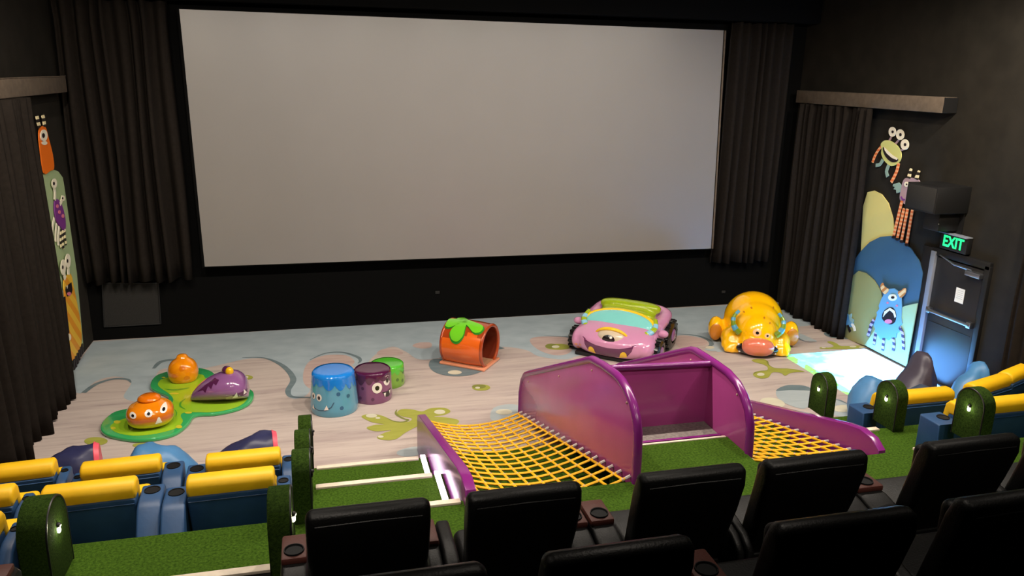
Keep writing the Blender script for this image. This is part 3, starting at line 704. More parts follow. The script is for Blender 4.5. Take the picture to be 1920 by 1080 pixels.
# fixings
for (x, prof) in ((.86-.03, T1), (2.26-.03, T2)):
    for k in (4, 5, 7, 12):
        y, z = prof[k]; el('bolt', Vector((x, y-.06, z-.1))-so, (.008, .012, .012), M_BRASS, SL, u=8, v=6)
def net(x0, x1, far0, far1, near0, near1, sag, nl, nx):
    """far/near = (y,z) at the two sides"""
    nt = sub_empty('climbing_net', SL)
    def pt(s, t):
        y = (far0[0]+(near0[0]-far0[0])*t)*(1-s)+(far1[0]+(near1[0]-far1[0])*t)*s
        z = (far0[1]+(near0[1]-far0[1])*t)*(1-s)+(far1[1]+(near1[1]-far1[1])*t)*s
        return Vector((x0+(x1-x0)*s, y, z-sag*4*s*(1-s)))-so
    R_ = .0145
    for i in range(nl):
        t = i/(nl-1)
        tb('rope', [pt(s/12, t) for s in range(13)], R_, M_ROPE, nt, 6)
    for j in range(nx):
        s = (j+.5)/nx
        tb('rope', [pt(s, t/24) for t in range(25)], R_, M_ROPE, nt, 6)
    bm = bmesh.new(); be = bmesh.new()
    for i in range(nl):
        for j in range(nx):
            bmesh.ops.create_icosphere(bm, subdivisions=1, radius=.022, matrix=Matrix.Translation(pt((j+.5)/nx, i/(nl-1))))
        for s0, s1 in ((0, .035), (.965, 1)):
            tube(be, [pt(s0, i/(nl-1)), pt(s1, i/(nl-1))], .016, 6)
    tag(finish(bm, 'rope_joints', M_BRASS, nt), kind='stuff')
    tag(finish(be, 'rope_ends', mat('rope_end_white', (214, 206, 200), .4, .5), nt), kind='stuff')
net(-.72, .83, (-5.0, .32), (-4.62, .12), (-8.72, 1.24), (-8.66, 1.24), .16, 19, 10)
net(2.29, 3.91, (-4.9, .16), (-5.1, .18), (-8.3, 1.08), (-8.3, .92), .06, 17, 10)
# light strips at the foot of the left panel
for (ya, yb, z) in ((-6.34, -7.4, .4), (-7.5, -8.62, .8)):
    ls = thing('step_light', 'white light strip along the '+('lower' if z < .5 else 'upper')+' green step beside the purple panel', 'light strip', (-.875, (ya+yb)/2, z), group='step light strips')
    bx('channel', (0, 0, .03), (.05, ya-yb, .06), M_SILVER, ls)
    bx('diffuser', (-.01, 0, .062), (.055, ya-yb-.02, .03), emit('strip_white', (255, 225, 250), 6), ls)
# ------------------------------------------------------------------ aisle posts covered in turf
M_LAMP = emit('post_lamp', (255, 250, 225), 14)
def post(x, y, z, side, label, h=.6, wd=.38, th=.155, power=1.2, lit=True):
    t = thing('aisle_post', label, 'post', (x, y, z), 0, 'turf-covered aisle posts')
    arch = [(-wd/2, 0), (-wd/2, h-wd/2)]+[(-wd/2*math.cos(a), h-wd/2+wd/2*math.sin(a)) for a in [PI*k/14 for k in range(1, 14)]]+[(wd/2, h-wd/2), (wd/2, 0)]
    pz('body', [(-th/2, a, b) for a, b in arch], (th, 0, 0), M_TURFD, t, .012, 2, angle=50)
    s = side
    tb('edge_trim', [(s*(th/2-.004), a*.97, b*.985) for a, b in arch], .009, M_BLACK, t, 6)
    hd = el('lamp_hood', (s*(th/2+.005), 0, h*.66), (.025, .022, .02), M_BLACK, t, u=10, v=8)
    el('lamp', (s*(th/2+.006), 0, h*.6), (.016 if lit else .012, .018, .026), M_LAMP if lit else M_BLACKG, t, u=10, v=8)
    if not lit: return t
    l = bpy.data.lights.new('post_lamp_glow', 'POINT'); l.energy = power; l.color = (1, .95, .6); l.shadow_soft_size = .02
    lo = bpy.data.objects.new('post_lamp_glow', l); COL.objects.link(lo); lo.parent = t; lo.location = (s*(th/2+.035), 0, h*.64)
    return t
post(4.82, -6.1, .4, -1, 'short turf-covered post with a step lamp on the lowest right step', power=.9)
post(4.83, -7.39, .8, -1, 'turf-covered post with a lit lamp beside the blue bean bag on the right')
post(4.84, -8.6, 1.2, -1, 'turf-covered post with a lit lamp nearest the black seats on the right')
post(-2.25, -6.1, .4, 1, 'farthest of the three turf-covered posts lined up along the left aisle', lit=False)
post(-2.25, -7.35, .8, 1, 'middle of the three turf-covered posts lined up along the left aisle', lit=False)
post(-2.23, -8.6, 1.2, 1, 'nearest of the three turf-covered posts lined up along the left aisle', lit=False)
post(-2.34, -9.95, 1.6, 1, 'turf-covered post beside the first black recliner', wd=.42)
post(-4.1, -9.15, 1.2, 1, 'turf-covered post with a glowing lamp in the bottom left corner', wd=.5, h=.68, th=.2, power=1.6)
# ------------------------------------------------------------------ children's loungers
def kid_seat(label, x, y, z, rz=0, wd=.75, al=.2, ar=.2, group='blue and yellow loungers', hole=(1, 1), upright=False, dep=.72):
    t = thing('kids_lounger', label, 'lounger', (x, y, z), rz, group)
    bx('base', (0, dep/2, .045), (wd, dep, .09), M_BLUEV, t, .02)
    bx('seat_cushion', (0, .1+(dep-.1)/2, .14), (wd-.01, dep-.1, .10), M_YELV, t, .04, 3)
    # reclined blue shell
    poly = [(-wd/2, -.02, .03), (-wd/2, -.12, .42), (-wd/2, -.115, .465), (-wd/2, -.06, .48), (-wd/2, .06, .46), (-wd/2, .12, .2), (-wd/2, .12, .03)]
    bm = bmesh.new(); prism(bm, poly, (wd, 0, 0), .025, 3); finish(bm, 'back_shell', M_BLUEV, t)
    pad = [(-wd/2-.005, -.09, .46), (-wd/2-.005, -.105, .52), (-wd/2-.005, -.085, .59), (-wd/2-.005, -.02, .615), (-wd/2-.005, .07, .61), (-wd/2-.005, .115, .56), (-wd/2-.005, .17, .2), (-wd/2-.005, .05, .2), (-wd/2-.005, .03, .46)]
    bm = bmesh.new(); prism(bm, pad, (wd+.01, 0, 0), .03, 3); finish(bm, 'back_cushion', M_YELV, t, angle=60)
    tb('piping', [(-wd/2+.01, -.122, .43), (wd/2-.01, -.122, .43)], .006, M_BLUEV, t, 6)
    for s, aw, hh in ((-1, al, hole[0]), (1, ar, hole[1])):
        if not aw: continue
        x0 = s*(wd/2+aw/2+.012)
        if upright: ap = [(.14, .02), (.14, .44), (-.17, .44), (-.19, .02)]
        else: ap = [(.20, .02), (.20, .41), (.17, .44), (-.1, .44), (-.2, .41), (-.48, .12), (-.48, .02)]
        bm = bmesh.new(); prism(bm, [(x0-aw/2, p, q) for p, q in ap], (aw, 0, 0), .022, 3); a = finish(bm, 'arm', M_BLUEV, t)
        if hh:
            r = min(.07, aw*.36)
            bm = bmesh.new(); lathe(bm, [(0, .0), (r*.85, .0), (r*.9, .008), (r, .008), (r*1.02, .0)], 20, (x0+(.05 if upright else 0), .0 if upright else .07, .4405)); finish(bm, 'cup_holder', M_HOLE, a)
    return t
R1, R2, R3 = -6.93, -8.14, -9.22
kid_seat('leftmost lounger of the front row, cut by the left curtain', -5.14, R1+.2, .4, .08, al=.1, ar=.1)
kid_seat('middle lounger of the front row on the left', -4.1, R1+.08, .4, .06, al=.1)
kid_seat('front-row lounger beside the left aisle posts, behind the navy bean bag', -2.88, R1, .4, .02, ar=.14)
kid_seat('leftmost second-row lounger at the left picture edge', -5.06, R2+.13, .8, .06, al=.1, ar=.09)
kid_seat('middle second-row lounger on the left behind the turf post', -4.06, R2+.06, .8, .04, al=.09)
kid_seat('second-row lounger beside the left aisle with its broad blue back in view', -2.87, R2, .8, .02, ar=.13)
kid_seat('third-row lounger in the bottom left corner', -4.72, R3, 1.2, .05, al=.1, ar=.1)
kid_seat('wide front-row lounger right of the slide by the turf post', 5.58, R1, .4, .0, wd=1.14, al=.3, ar=.0, hole=(1, 0), upright=True, dep=.36)
kid_seat('wide second-row lounger right of the slide behind the last turf post', 5.58, R2, .8, .0, wd=1.14, al=.3, ar=.12, upright=True, dep=.36)
kid_seat('angled lounger in the right corner below the drape', 6.92, R1+.15, .4, .28, wd=.82, al=.0, ar=.0, dep=.4)
kid_seat('angled lounger at the right picture edge', 7.66, R1+.42, .4, .36, wd=.62, al=.0, ar=.0, dep=.4)
kid_seat('second-row lounger at the right picture edge', 6.95, R2+.03, .8, .06, wd=.9, al=.14, ar=.14, upright=True, dep=.36)
# ------------------------------------------------------------------ bean bags
BB_NAVY = mat('navy_nylon', (44, 46, 82), .4, .5, noise=.1, nscale=5, bump=.25, bscale=7)
BB_BLUE = mat('sky_nylon', (74, 128, 178), .42, .5, noise=.1, nscale=5, bump=.25, bscale=7)
BB_PINK = mat('coral_nylon', (228, 84, 104), .45, .5)
BB_GREY = mat('slate_nylon', (60, 72, 92), .45, .5, noise=.1, nscale=5, bump=.25, bscale=7)
def beanbag(label, loc, rz, secs, m, cap=None, seed=1, group='bean bags on the play floor'):
    """soft wedge lofted along local x; secs = [(x, half width y, height, lean)]"""
    rnd = random.Random(seed)
    t = thing('bean_bag', label, 'bean bag', loc, rz, group)
    bm = bmesh.new(); rings = []; n = 18
    sec = [Vector((a, b, c)) for a, b, c, d in secs]; leans = [s[3] for s in secs]
    fine = spline(sec, False, 5)
    for i, q in enumerate(fine):
        le = leans[min(int(i/5), len(leans)-1)]
        ring = []
        for k in range(n):
            a = 2*PI*k/n; ca, sa = math.cos(a), math.sin(a)
            yy = math.copysign(abs(ca)**.8, ca)*max(q.y, .01); zz = (math.copysign(abs(sa)**.75, sa)*.5+.5)*max(q.z, .02)
            yy *= (1.0-.45*max(0, zz/max(q.z, .02)-.3))
            j = .022*math.sin(3*a+i*.9+seed)+.016*math.sin(5*a-i*1.3+seed*2)
            ring.append(bm.verts.new((q.x, yy*(1+j*2)+le*zz, max(0.0, zz*(1+j)))))
        rings.append(ring)
    for a, b in zip(rings, rings[1:]):
        for k in range(n): bm.faces.new((a[k], a[(k+1) % n], b[(k+1) % n], b[k]))
    bm.faces.new(rings[0][::-1]); bm.faces.new(rings[-1])
    last = [v.co.copy() for v in rings[-1]]
    b = finish(bm, 'cover', m, t, angle=70)
    if cap:
        c = sum(last, Vector())/len(last)
        bm = bmesh.new(); v0 = [bm.verts.new(p) for p in last]; v1 = [bm.verts.new(p+(c-p)*.08+Vector((.05, 0, 0))) for p in last]
        for k in range(n): bm.faces.new((v0[k], v0[(k+1) % n], v1[(k+1) % n], v1[k]))
        bm.faces.new(v1); finish(bm, 'end_panel', cap, t)
        tb('seam', last, .008, cap, t, 6, True)
    return t
beanbag('navy bean bag with a coral end by the left curtain', (-5.0, -5.6, 0), .18, [(-.6, .1, .14, 0), (-.3, .24, .42, 0), (0, .3, .58, 0), (.3, .28, .62, 0)], BB_NAVY, BB_PINK, 2)
beanbag('sky blue crumpled bean bag in front of the left loungers', (-4.02, -5.55, 0), .12, [(-.42, .12, .2, 0), (-.25, .26, .50, .05), (0, .32, .52, 0), (.25, .26, .42, 0), (.44, .12, .2, 0)], BB_BLUE, None, 4)
beanbag('navy bean bag with a coral end nearest the left aisle posts', (-3.0, -5.5, 0), .10, [(-.55, .1, .12, 0), (-.3, .22, .34, 0), (.05, .3, .50, 0), (.33, .28, .55, 0)], BB_NAVY, BB_PINK, 6)
beanbag('blue bean bag leaning upright between two turf posts on the right', (5.98, -5.62, 0), .35, [(-.3, .1, .14, 0), (-.12, .26, .5, .04), (.08, .3, .64, 0), (.3, .24, .5, 0), (.42, .1, .2, 0)], BB_BLUE, BB_PINK, 8)
beanbag('dark navy bean bag with a tall pointed peak beside the floor projection', (7.08, -5.3, 0), .2, [(-.42, .14, .14, 0), (-.25, .28, .34, .0), (-.05, .3, .6, 0), (.08, .26, .86, 0), (.2, .24, .72, 0), (.3, .22, .4, 0), (.44, .1, .16, 0)], mat('dusky_nylon', (64, 58, 72), .4, .5, noise=.1, nscale=5, bump=.25, bscale=7), None, 11)
beanbag('sky blue bean bag slumped in the right corner by the door', (7.78, -5.66, 0), .25, [(-.42, .1, .12, 0), (-.2, .2, .5, 0), (.05, .22, .66, 0), (.2, .22, .76, 0), (.32, .1, .5, 0)], BB_BLUE, None, 13)
beanbag('slate grey bean bag between the right loungers and the door', (6.72, -5.86, 0), .0, [(-.36, .12, .3, 0), (-.2, .2, .5, 0), (.08, .22, .55, 0), (.32, .12, .4, 0)], BB_GREY, BB_PINK, 15)
# ------------------------------------------------------------------ black recliners
def recliner(label, xc, y, z, wd, al, ar, group):
    t = thing('recliner', label, 'recliner', (xc, y, z), 0, group)
    bx('base', (0, .40, .15), (wd-.06, .5, .3), M_LEATH, t, .03)
    bx('seat_cushion', (0, .44, .36), (wd-.04, .46, .18), M_LEATH, t, .06, 4)
    bx('footrest', (0, .68, .22), (wd-.06, .08, .3), M_LEATH, t, .04, 3)
    h = 1.1
    prof = [(.20, .2), (.04, .72), (-.02, .95), (-.015, 1.04), (.0, 1.065), (.05, 1.075), (.10, 1.05), (.14, .95), (.16, .84), (.26, .5), (.34, .2)]
    bm = bmesh.new(); prism(bm, [(-wd/2, a, b) for a, b in prof], (wd, 0, 0), .045, 4)
    for v in bm.verts:                     # slight taper to the waist, crowned top
        k = max(0, (.75-v.co.z))/.6; v.co.x *= 1-.10*min(1, k)
        v.co.z += -.02*(v.co.x/(wd/2))**2*(v.co.z > .9)
    b = finish(bm, 'backrest', M_LEATH, t, angle=60)
    tb('seam', [(-wd/2+.05, -.014, .985), (0, -.016, .99), (wd/2-.05, -.014, .985)], .006, M_LEATH, b, 6)
    bx('head_pillow', (0, .17, .86), (wd-.1, .1, .22), M_LEATH, b, .045, 4)
    for s, aw, cup in ((-1, al, 1), (1, ar, 1)):
        if not aw: continue
        x0 = s*(wd/2+aw/2+.008)
        ap = [(x0-aw/2, .02, .1), (x0-aw/2, .02, .42), (x0-aw/2, .12, .50), (x0-aw/2, .3, .54), (x0-aw/2, .62, .54), (x0-aw/2, .68, .48), (x0-aw/2, .68, .1)]
        bm = bmesh.new(); prism(bm, ap, (aw, 0, 0), min(.03, aw*.3), 3); a = finish(bm, 'arm', M_LEATH, t, angle=60)
        if aw > .1 or s > 0: bx('arm_cap', (x0, .47, .555), (aw*.96, .26, .05), M_LEATHB, a, .015)
        if aw > .1:
            bm = bmesh.new(); lathe(bm, [(0, .0), (.05, .0), (.055, .01), (.06, .01), (.062, 0)], 20, (x0, .42, .581)); finish(bm, 'cup_holder', M_HOLE, a)
    return t
YA, ZA, YBw, ZB = -11.10, 1.6, -12.33, 2.0
rowA = [(-2.13, -1.46), (-1.23, -.56), (-.17, .52), (.68, 1.40), (1.89, 2.61), (2.83, 3.55)]
labA = ['black recliner by the turf post, first of the front recliner row', 'black recliner in front of the left climbing net', 'black recliner in front of the slide platform', 'black recliner in front of the right climbing net', 'black recliner in front of the right-hand turf steps', 'black recliner at the right end of the front recliner row']
for i, ((a, b_), lb) in enumerate(zip(rowA, labA)):
    gl = .17 if i == 0 else (a-rowA[i-1][1])/2-.012; gr = (rowA[i+1][0]-b_)/2-.012 if i+1 < len(rowA) else .15
    recliner(lb, (a+b_)/2, YA, ZA, b_-a+.02, gl-.012, gr-.012, 'front row of black recliners')
recliner('black recliner in the bottom left corner, only its brown cup-holder arm in view', -4.38, YA+.05, ZA, .7, .15, .22, 'front row of black recliners')
rowB = [(-2.09, -1.39), (-1.15, -.47), (-.07, .67), (.93, 1.67)]
labB = ['black recliner nearest the bottom edge, left of the second row', 'black recliner in the middle of the second row below the slide', 'black recliner of the second row under the brown arm cap', 'black recliner at the bottom right corner']
for i, ((a, b_), lb) in enumerate(zip(rowB, labB)):
    gl = .15 if i == 0 else (a-rowB[i-1][1])/2-.012; gr = (rowB[i+1][0]-b_)/2-.012 if i+1 < len(rowB) else .15
    recliner(lb, (a+b_)/2, YBw, ZB, b_-a, gl-.012, gr-.012, 'second row of black recliners')
# ------------------------------------------------------------------ lily pad with three monsters
PAD = (160, 620, 360/1620)
pd = thing('lily_pad', 'glossy green three-lobed lily pad platform with lime centre', 'play platform', (-4.0, -3.0, 0))
po = Vector(pd.location)
def padpts(pts, z, sub=4):
    P = spline([onz(PAD[0]+a*PAD[2], PAD[1]+b*PAD[2], z) for a, b in pts], True, sub)
    for p in P: p.z = z
    return [p-po for p in P]
outer = [(130, 850), (155, 785), (240, 715), (350, 685), (480, 655), (600, 632), (690, 606), (700, 583), (665, 558), (595, 530), (552, 500), (558, 450), (600, 402), (680, 372), (780, 350), (900, 336), (980, 340), (1060, 362), (1110, 400), (1200, 445), (1330, 498), (1402, 522), (1425, 562), (1400, 620), (1320, 670), (1200, 705), (1080, 725), (965, 730), (915, 748), (880, 800), (820, 855), (740, 900), (600, 935), (420, 948), (260, 925), (165, 895)]
M_PADR = mat('pad_green', (56, 172, 98), .15, .5, coat=1)
M_PADL = mat('pad_lime', (160, 208, 46), .15, .5, coat=1, noise=.05, nscale=4)
M_PADY = mat('pad_yellow', (222, 214, 60), .15, .5, coat=1)
ob = pz('pad', padpts(outer, .0), (0, 0, .055), M_PADR, pd, .018, 3)
inner = [(210, 818), (245, 775), (350, 735), (480, 700), (610, 672), (700, 640), (738, 600), (735, 562), (690, 520), (630, 480), (612, 448), (640, 412), (705, 392), (800, 375), (900, 366), (985, 370), (1010, 395), (1060, 440), (1180, 490), (1300, 525), (1355, 545), (1365, 580), (1300, 635), (1180, 672), (1060, 688), (930, 688), (830, 692), (805, 720), (822, 765), (780, 815), (700, 845), (560, 875), (400, 885), (270, 862)]
flat('pad_centre', padpts(inner, .057), M_PADL, pd)
for (a, b_, rx, ry) in ((268, 770, 30, 14), (235, 822, 22, 11), (790, 810, 28, 14), (750, 530, 40, 8), (870, 692, 30, 8), (660, 395, 16, 6)):
    flat('pad_fleck', padpts(ell2(a, b_, rx, ry, 12), .059, 1), M_PADY, pd)
M_PADD = mat('pad_swirl', (84, 168, 50), .15, .5, coat=1)
for pts in ([(665, 490), (740, 505), (830, 495), (880, 480), (830, 484), (740, 494)], [(850, 570), (800, 600), (795, 640), (850, 665), (810, 635), (815, 605)], [(740, 650), (765, 690), (760, 730), (775, 690)]):
    flat('pad_swirl', padpts(pts, .0595, 3), M_PADD, pd)
M_ORF = zgrad('orange_airbrush', [(0, (226, 190, 34)), (.09, (226, 186, 34)), (.16, (196, 92, 16)), (.26, (240, 136, 14)), (.5, (248, 148, 16))])
M_ORB = mat('orange_gloss', (248, 152, 14), .15, .5, coat=1, rgb2=(236, 132, 10), nscale=7)
M_ORK = mat('orange_knot', (236, 120, 12), .15, .5, coat=1)
# three-eyed dome
mo = thing('monster_stool', 'orange three-eyed dome monster with a topknot on the front lobe of the lily pad', 'sculpture', (-4.42, -3.82, .058), .12)
bm = bmesh.new(); ellipsoid(bm, (0, 0, .165), (.315, .29, .175), None, 32, 18, 2.7); ellipsoid(bm, (0, .02, .26), (.24, .22, .12), None, 24, 14)
me = fuse(bm, .02, 6)
for v in me.vertices: v.co.z = max(v.co.z, .003)
T = bvh(me); link(me, 'body', M_ORF, mo, True, 180)
bm = bmesh.new(); lathe(bm, [(0, .44), (.1, .435), (.145, .41), (.155, .385), (.13, .365), (.15, .34), (.14, .31), (0, .30)], 24, (.0, .04, -.01)); finish(bm, 'topknot', M_ORK, mo, angle=70)
for (a, b_, r) in ((-.20, .25, .044), (0, .265, .05), (.19, .28, .046)):
    e = decal('eye', ell2(a, b_, r, r*.85, 20), T, (0, 0, 0), (1, 0, 0), (0, 0, 1), (0, -1, 0), M_WHITEP, mo, .004)
    p = decal('pupil', ell2(a, b_, r*.42, r*.38, 14), T, (0, 0, 0), (1, 0, 0), (0, 0, 1), (0, -1, 0), M_BLKP, mo, .007); p.parent = e
decal('tooth', [(.07, .11), (.16, .12), (.135, .20), (.115, .205)], T, (0, 0, 0), (1, 0, 0), (0, 0, 1), (0, -1, 0), M_WHITEP, mo, .005)
# plain orange dome
mo = thing('monster_stool', 'plain orange lemon-shaped dome on the rear lobe of the lily pad', 'sculpture', (-4.22, -2.16, .058))
bm = bmesh.new(); ellipsoid(bm, (0, 0, .14), (.235, .23, .24), None, 32, 18, 2.2); ellipsoid(bm, (.0, .02, .36), (.09, .09, .07), None, 20, 12, 3)
me = fuse(bm, .018, 8)
for v in me.vertices: v.co.z = max(v.co.z, .003)
T = bvh(me); link(me, 'body', M_ORB, mo, True, 180)
M_ORD = mat('orange_patch', (228, 122, 10), .15, .5, coat=1)
for (a, b_) in ((-.1, .14), (.08, .1), (.02, .26)): decal('patch', ell2(a, b_, .045, .04, 14), T, (0, 0, 0), (1, 0, 0), (0, 0, 1), (0, -1, 0), M_ORD, mo, .003)
# purple one
mo = thing('monster_stool', 'purple fanged monster with a yellow eye on the right lobe of the lily pad', 'sculpture', (-3.58, -3.08, .062), -.04)
M_PUM = mat('mauve_gloss', (142, 92, 146), .14, .5, coat=1, noise=.05, nscale=5)
M_PUL = mat('lilac_gloss', (176, 138, 164), .16, .5, coat=1)
M_PUD = mat('plum_gloss', (86, 36, 76), .14, .5, coat=1)
bm = bmesh.new()
prf = spline([(-.43, .01, 0), (-.38, .13, 0), (-.24, .28, 0), (-.06, .38, 0), (.12, .43, 0), (.27, .425, 0), (.385, .34, 0), (.435, .2, 0), (.44, .02, 0)], False, 4)
rg = []
for q in prf:
    rg.append([bm.verts.new((q.x, .72*q.y*math.cos(a_)*(1-.15*max(0, q.x)), .5*q.y+.5*q.y*math.sin(a_)*1.0)) for a_ in [2*PI*k_/28 for k_ in range(28)]])
for r0_, r1_ in zip(rg, rg[1:]):
    for k_ in range(28): bm.faces.new((r0_[k_], r0_[(k_+1) % 28], r1_[(k_+1) % 28], r1_[k_]))
bm.faces.new(rg[0][::-1]); bm.faces.new(rg[-1])
me = fuse(bm, .018, 6)
for v in me.vertices: v.co.z = max(v.co.z, 0)
T = bvh(me); link(me, 'body', M_PUM, mo, True, 180)
D = (.35, -.94, .1)
Uu, Vv, Nn = (.94, .34, 0), (0, 0, 1), Vector((.34, -.94, 0)).normalized()
decal('belly', [(-.02, -.02), (.30, -.02), (.30, .12), (.2, .16), (.0, .15), (-.06, .12)], T, (.1, 0, .0), Uu, Vv, Nn, M_PUL, mo, .003, 3)
mt = decal('mouth', [(.02, .15), (.10, .175), (.2, .19), (.27, .19), (.24, .12), (.16, .11), (.07, .125)], T, (.1, 0, .0), Uu, Vv, Nn, M_PUD, mo, .006)
for pts in ([(.03, .10), (.11, .11), (.09, .2)], [(.19, .135), (.245, .145), (.2, .215)]): decal('fang', pts, T, (.1, 0, .0), Uu, Vv, Nn, M_WHITEP, mo, .01, 1)
el('eye_knob', (.14, .0, .45), (.075, .075, .07), M_PUD, mo); el('yellow_eye', (.185, -.05, .45), (.062, .06, .07), mat('crest_yellow', (240, 186, 20), .15, .5, coat=1), mo)
el('nostril', (.37, -.13, .31), (.012, .012, .01), M_PUD, mo, u=8, v=6)
decal('wing', [(-.28, .19), (-.16, .29), (-.02, .38), (.05, .37), (.01, .31), (-.03, .33), (-.06, .26), (-.11, .29), (-.15, .20), (-.19, .23)], T, (.0, 0, .0), (1, 0, 0), (0, 0, 1), (0, -1, 0), M_PUD, mo, .005, 3)
# ------------------------------------------------------------------ drum stools
def drum(name, label, loc, r0, r1, h, body, cap, rz, capc, face):
    t = thing(name, label, 'stool', loc, rz, 'monster drum stools')
    prof = [(0, 0), (r0*.97, 0), (r0, .02), (r0*.995, h*.2), (r1*1.01, h*.85), (r1*.985, h*.94), (r1*.9, h*.985), (r1*.7, h*.998), (0, h)]
    bm = bmesh.new(); lathe(bm, prof, 48); b = finish(bm, 'body', body, t, angle=60)
    # dripping paint cap
    n = 144; rnd = random.Random(len(label)); drips = []
    k = 0
    low = []
    while k < n:
        wdt = rnd.choice((8, 9, 10, 12)); dp = rnd.uniform(.05, .17)*h/.7
        for j in range(wdt):
            if k+j < n: low.append(.03*h+dp*math.sin(PI*(j+.5)/wdt)**.8)
        k += wdt
    bm = bmesh.new(); rows = []
    def rad(z): return r0*.995+(r1*1.01-r0*.995)*max(0, (z-h*.2)/(h*.65)) if z < h*.85 else (r1*1.01+(r1*.985-r1*1.01)*(z-h*.85)/(h*.09))
    rr = []
    for kk in range(n):
        a = 2*PI*kk/n; col = []
        zb = h*.84-low[kk]
        for z in (zb, (zb+h*.9)/2, h*.9): col.append((rad(z)+.004, z))
        col += [(r1*.985+.004, h*.94+.002), (r1*.9+.003, h*.985+.004), (r1*.7, h*.998+.004)]
        rr.append([bm.verts.new((q*math.cos(a), q*math.sin(a), z)) for q, z in col])
    top = bm.verts.new((0, 0, h+.004))
    for kk in range(n):
        a, b2 = rr[kk], rr[(kk+1) % n]
        for j in range(5): bm.faces.new((a[j], b2[j], b2[j+1], a[j+1]))
        bm.faces.new((a[5], b2[5], top))
    finish(bm, 'dripping_cap', cap, t, angle=60)
    bmt = bmesh.new(); bmt.from_mesh(b.data); tr = BVHTree.FromBMesh(bmt); bmt.free()
    def dc(nm, ang, z, pts, m, off, cuts=2, par=None):
        a = math.radians(ang); N = (math.sin(a), -math.cos(a), 0); U = (math.cos(a), math.sin(a), 0)
        o = decal(nm, pts, tr, (0, 0, z), U, (0, 0, 1), N, m, par or t, off, cuts)
        return o
    face(dc)
    return t
def f_blue(dc):
    for a in (-36, -16):
        r = .048 if a == -16 else .042
        e = dc('eye', a, .30, ell2(0, 0, r, r*1.15, 20), M_WHITEP, .004); dc('pupil', a, .295, ell2(0, 0, r*.5, r*.6, 14), M_BLKP, .007, par=None)
    dc('mouth', 0, .18, [(-.20, -.065), (-.1, -.085), (.02, -.07), (.10, -.02), (.14, .06), (.125, .06), (.09, -.005), (.01, -.055), (-.1, -.07), (-.2, -.05)], mat('drum_mouth_blue', (40, 84, 112), .2, .5, coat=1), .004, 3)
    dc('fang', 4, .15, [(-.035, -.03), (.035, -.02), (.005, .05)], M_WHITEP, .007, 1); dc('fang', -34, .13, [(-.03, -.02), (.03, -.03), (-.005, .04)], M_WHITEP, .007, 1)
    for (a, z) in ((34, .36), (60, .3), (40, .14), (68, .42)): dc('spot', a, z, ell2(0, 0, .03, .03, 14), mat('drum_spot_blue', (34, 92, 130), .2, .5, coat=1), .004)
def f_purp(dc):
    for (a, z, r) in ((22, .27, .078), (58, .35, .072)):
        dc('eye', a, z, ell2(0, 0, r, r*1.1, 22), M_WHITEP, .004); dc('pupil', a, z, ell2(.0, 0, r*.42, r*.5, 16), M_BLKP, .008)
    dc('mouth', 56, .13, [(-.1, .06), (0, .045), (.1, .075), (.08, -.01), (.02, -.045), (-.05, -.03)], M_BLKP, .004)
    dc('fang', 46, .12, [(-.025, .045), (.02, .045), (-.005, -.03)], M_WHITEP, .008, 1); dc('fang', 66, .13, [(-.02, .05), (.02, .05), (0, -.02)], M_WHITEP, .008, 1)
    for (a, z) in ((-22, .26), (8, .09), (-30, .1)): dc('spot', a, z, ell2(0, 0, .026, .026, 14), M_PUD, .004)
def f_green(dc):
    for (a, z) in ((30, .14), (52, .1), (62, .22)): dc('spot', a, z, ell2(0, 0, .028, .028, 14), mat('drum_spot_green', (72, 116, 30), .2, .5, coat=1), .004)
drum('drum_stool', 'tall blue smiling monster drum stool with a bright blue dripping top', (-1.87, -3.66, 0), .36, .315, .63, mat('drum_teal', (84, 156, 184), .14, .5, coat=1, noise=.04, nscale=4), mat('drum_blue', (30, 128, 220), .12, .5, coat=1, noise=.06, nscale=6), -.42, None, f_blue)
drum('drum_stool', 'purple monster drum stool with two big eyes between the blue and green drums', (-1.27, -3.36, 0), .305, .285, .5, mat('drum_mauve', (126, 70, 112), .14, .5, coat=1, noise=.04, nscale=4), mat('drum_plum', (78, 24, 62), .12, .5, coat=1), -.22, None, f_purp)
drum('drum_stool', 'small green drum stool half hidden behind the purple drum', (-1.0, -2.81, 0), .30, .275, .36, mat('drum_lime', (118, 168, 50), .14, .5, coat=1), mat('drum_green', (84, 186, 52), .12, .5, coat=1), 0, None, f_green)
# ------------------------------------------------------------------ carrot tunnel
tu = thing('carrot_tunnel', 'orange carrot-shaped crawl tunnel with green leaves on top', 'tunnel', (.52, -2.13, 0), math.radians(-37))
M_CARR = mat('carrot_orange', (232, 104, 30), .16, .5, coat=1, noise=.04, nscale=3)
M_CARD = mat('carrot_rust', (166, 66, 24), .16, .5, coat=1)
M_CARP = mat('carrot_peach', (232, 150, 112), .2, .5, coat=1)
M_CARI = mat('carrot_inside', (104, 38, 20), .3, .5)
Lx, Rr = .38, .37
def arc(rad, n=28, a0=-62, a1=242):
    return [(rad*math.cos(math.radians(a0+(a1-a0)*k/n)), rad*math.sin(math.radians(a0+(a1-a0)*k/n))) for k in range(n+1)]
cz = .36
o_ = arc(Rr+.02); i_ = arc(Rr-.03)
bm = bmesh.new(); ringsO = []; ringsI = []
for s in range(9):
    x = -Lx+2*Lx*s/8; k = 1+.04*math.sin(PI*s/8)
    ringsO.append([bm.verts.new((x, a*k, max(.03, cz+b_*k))) for a, b_ in o_])
    ringsI.append([bm.verts.new((x, a, max(.035, cz+b_))) for a, b_ in i_])
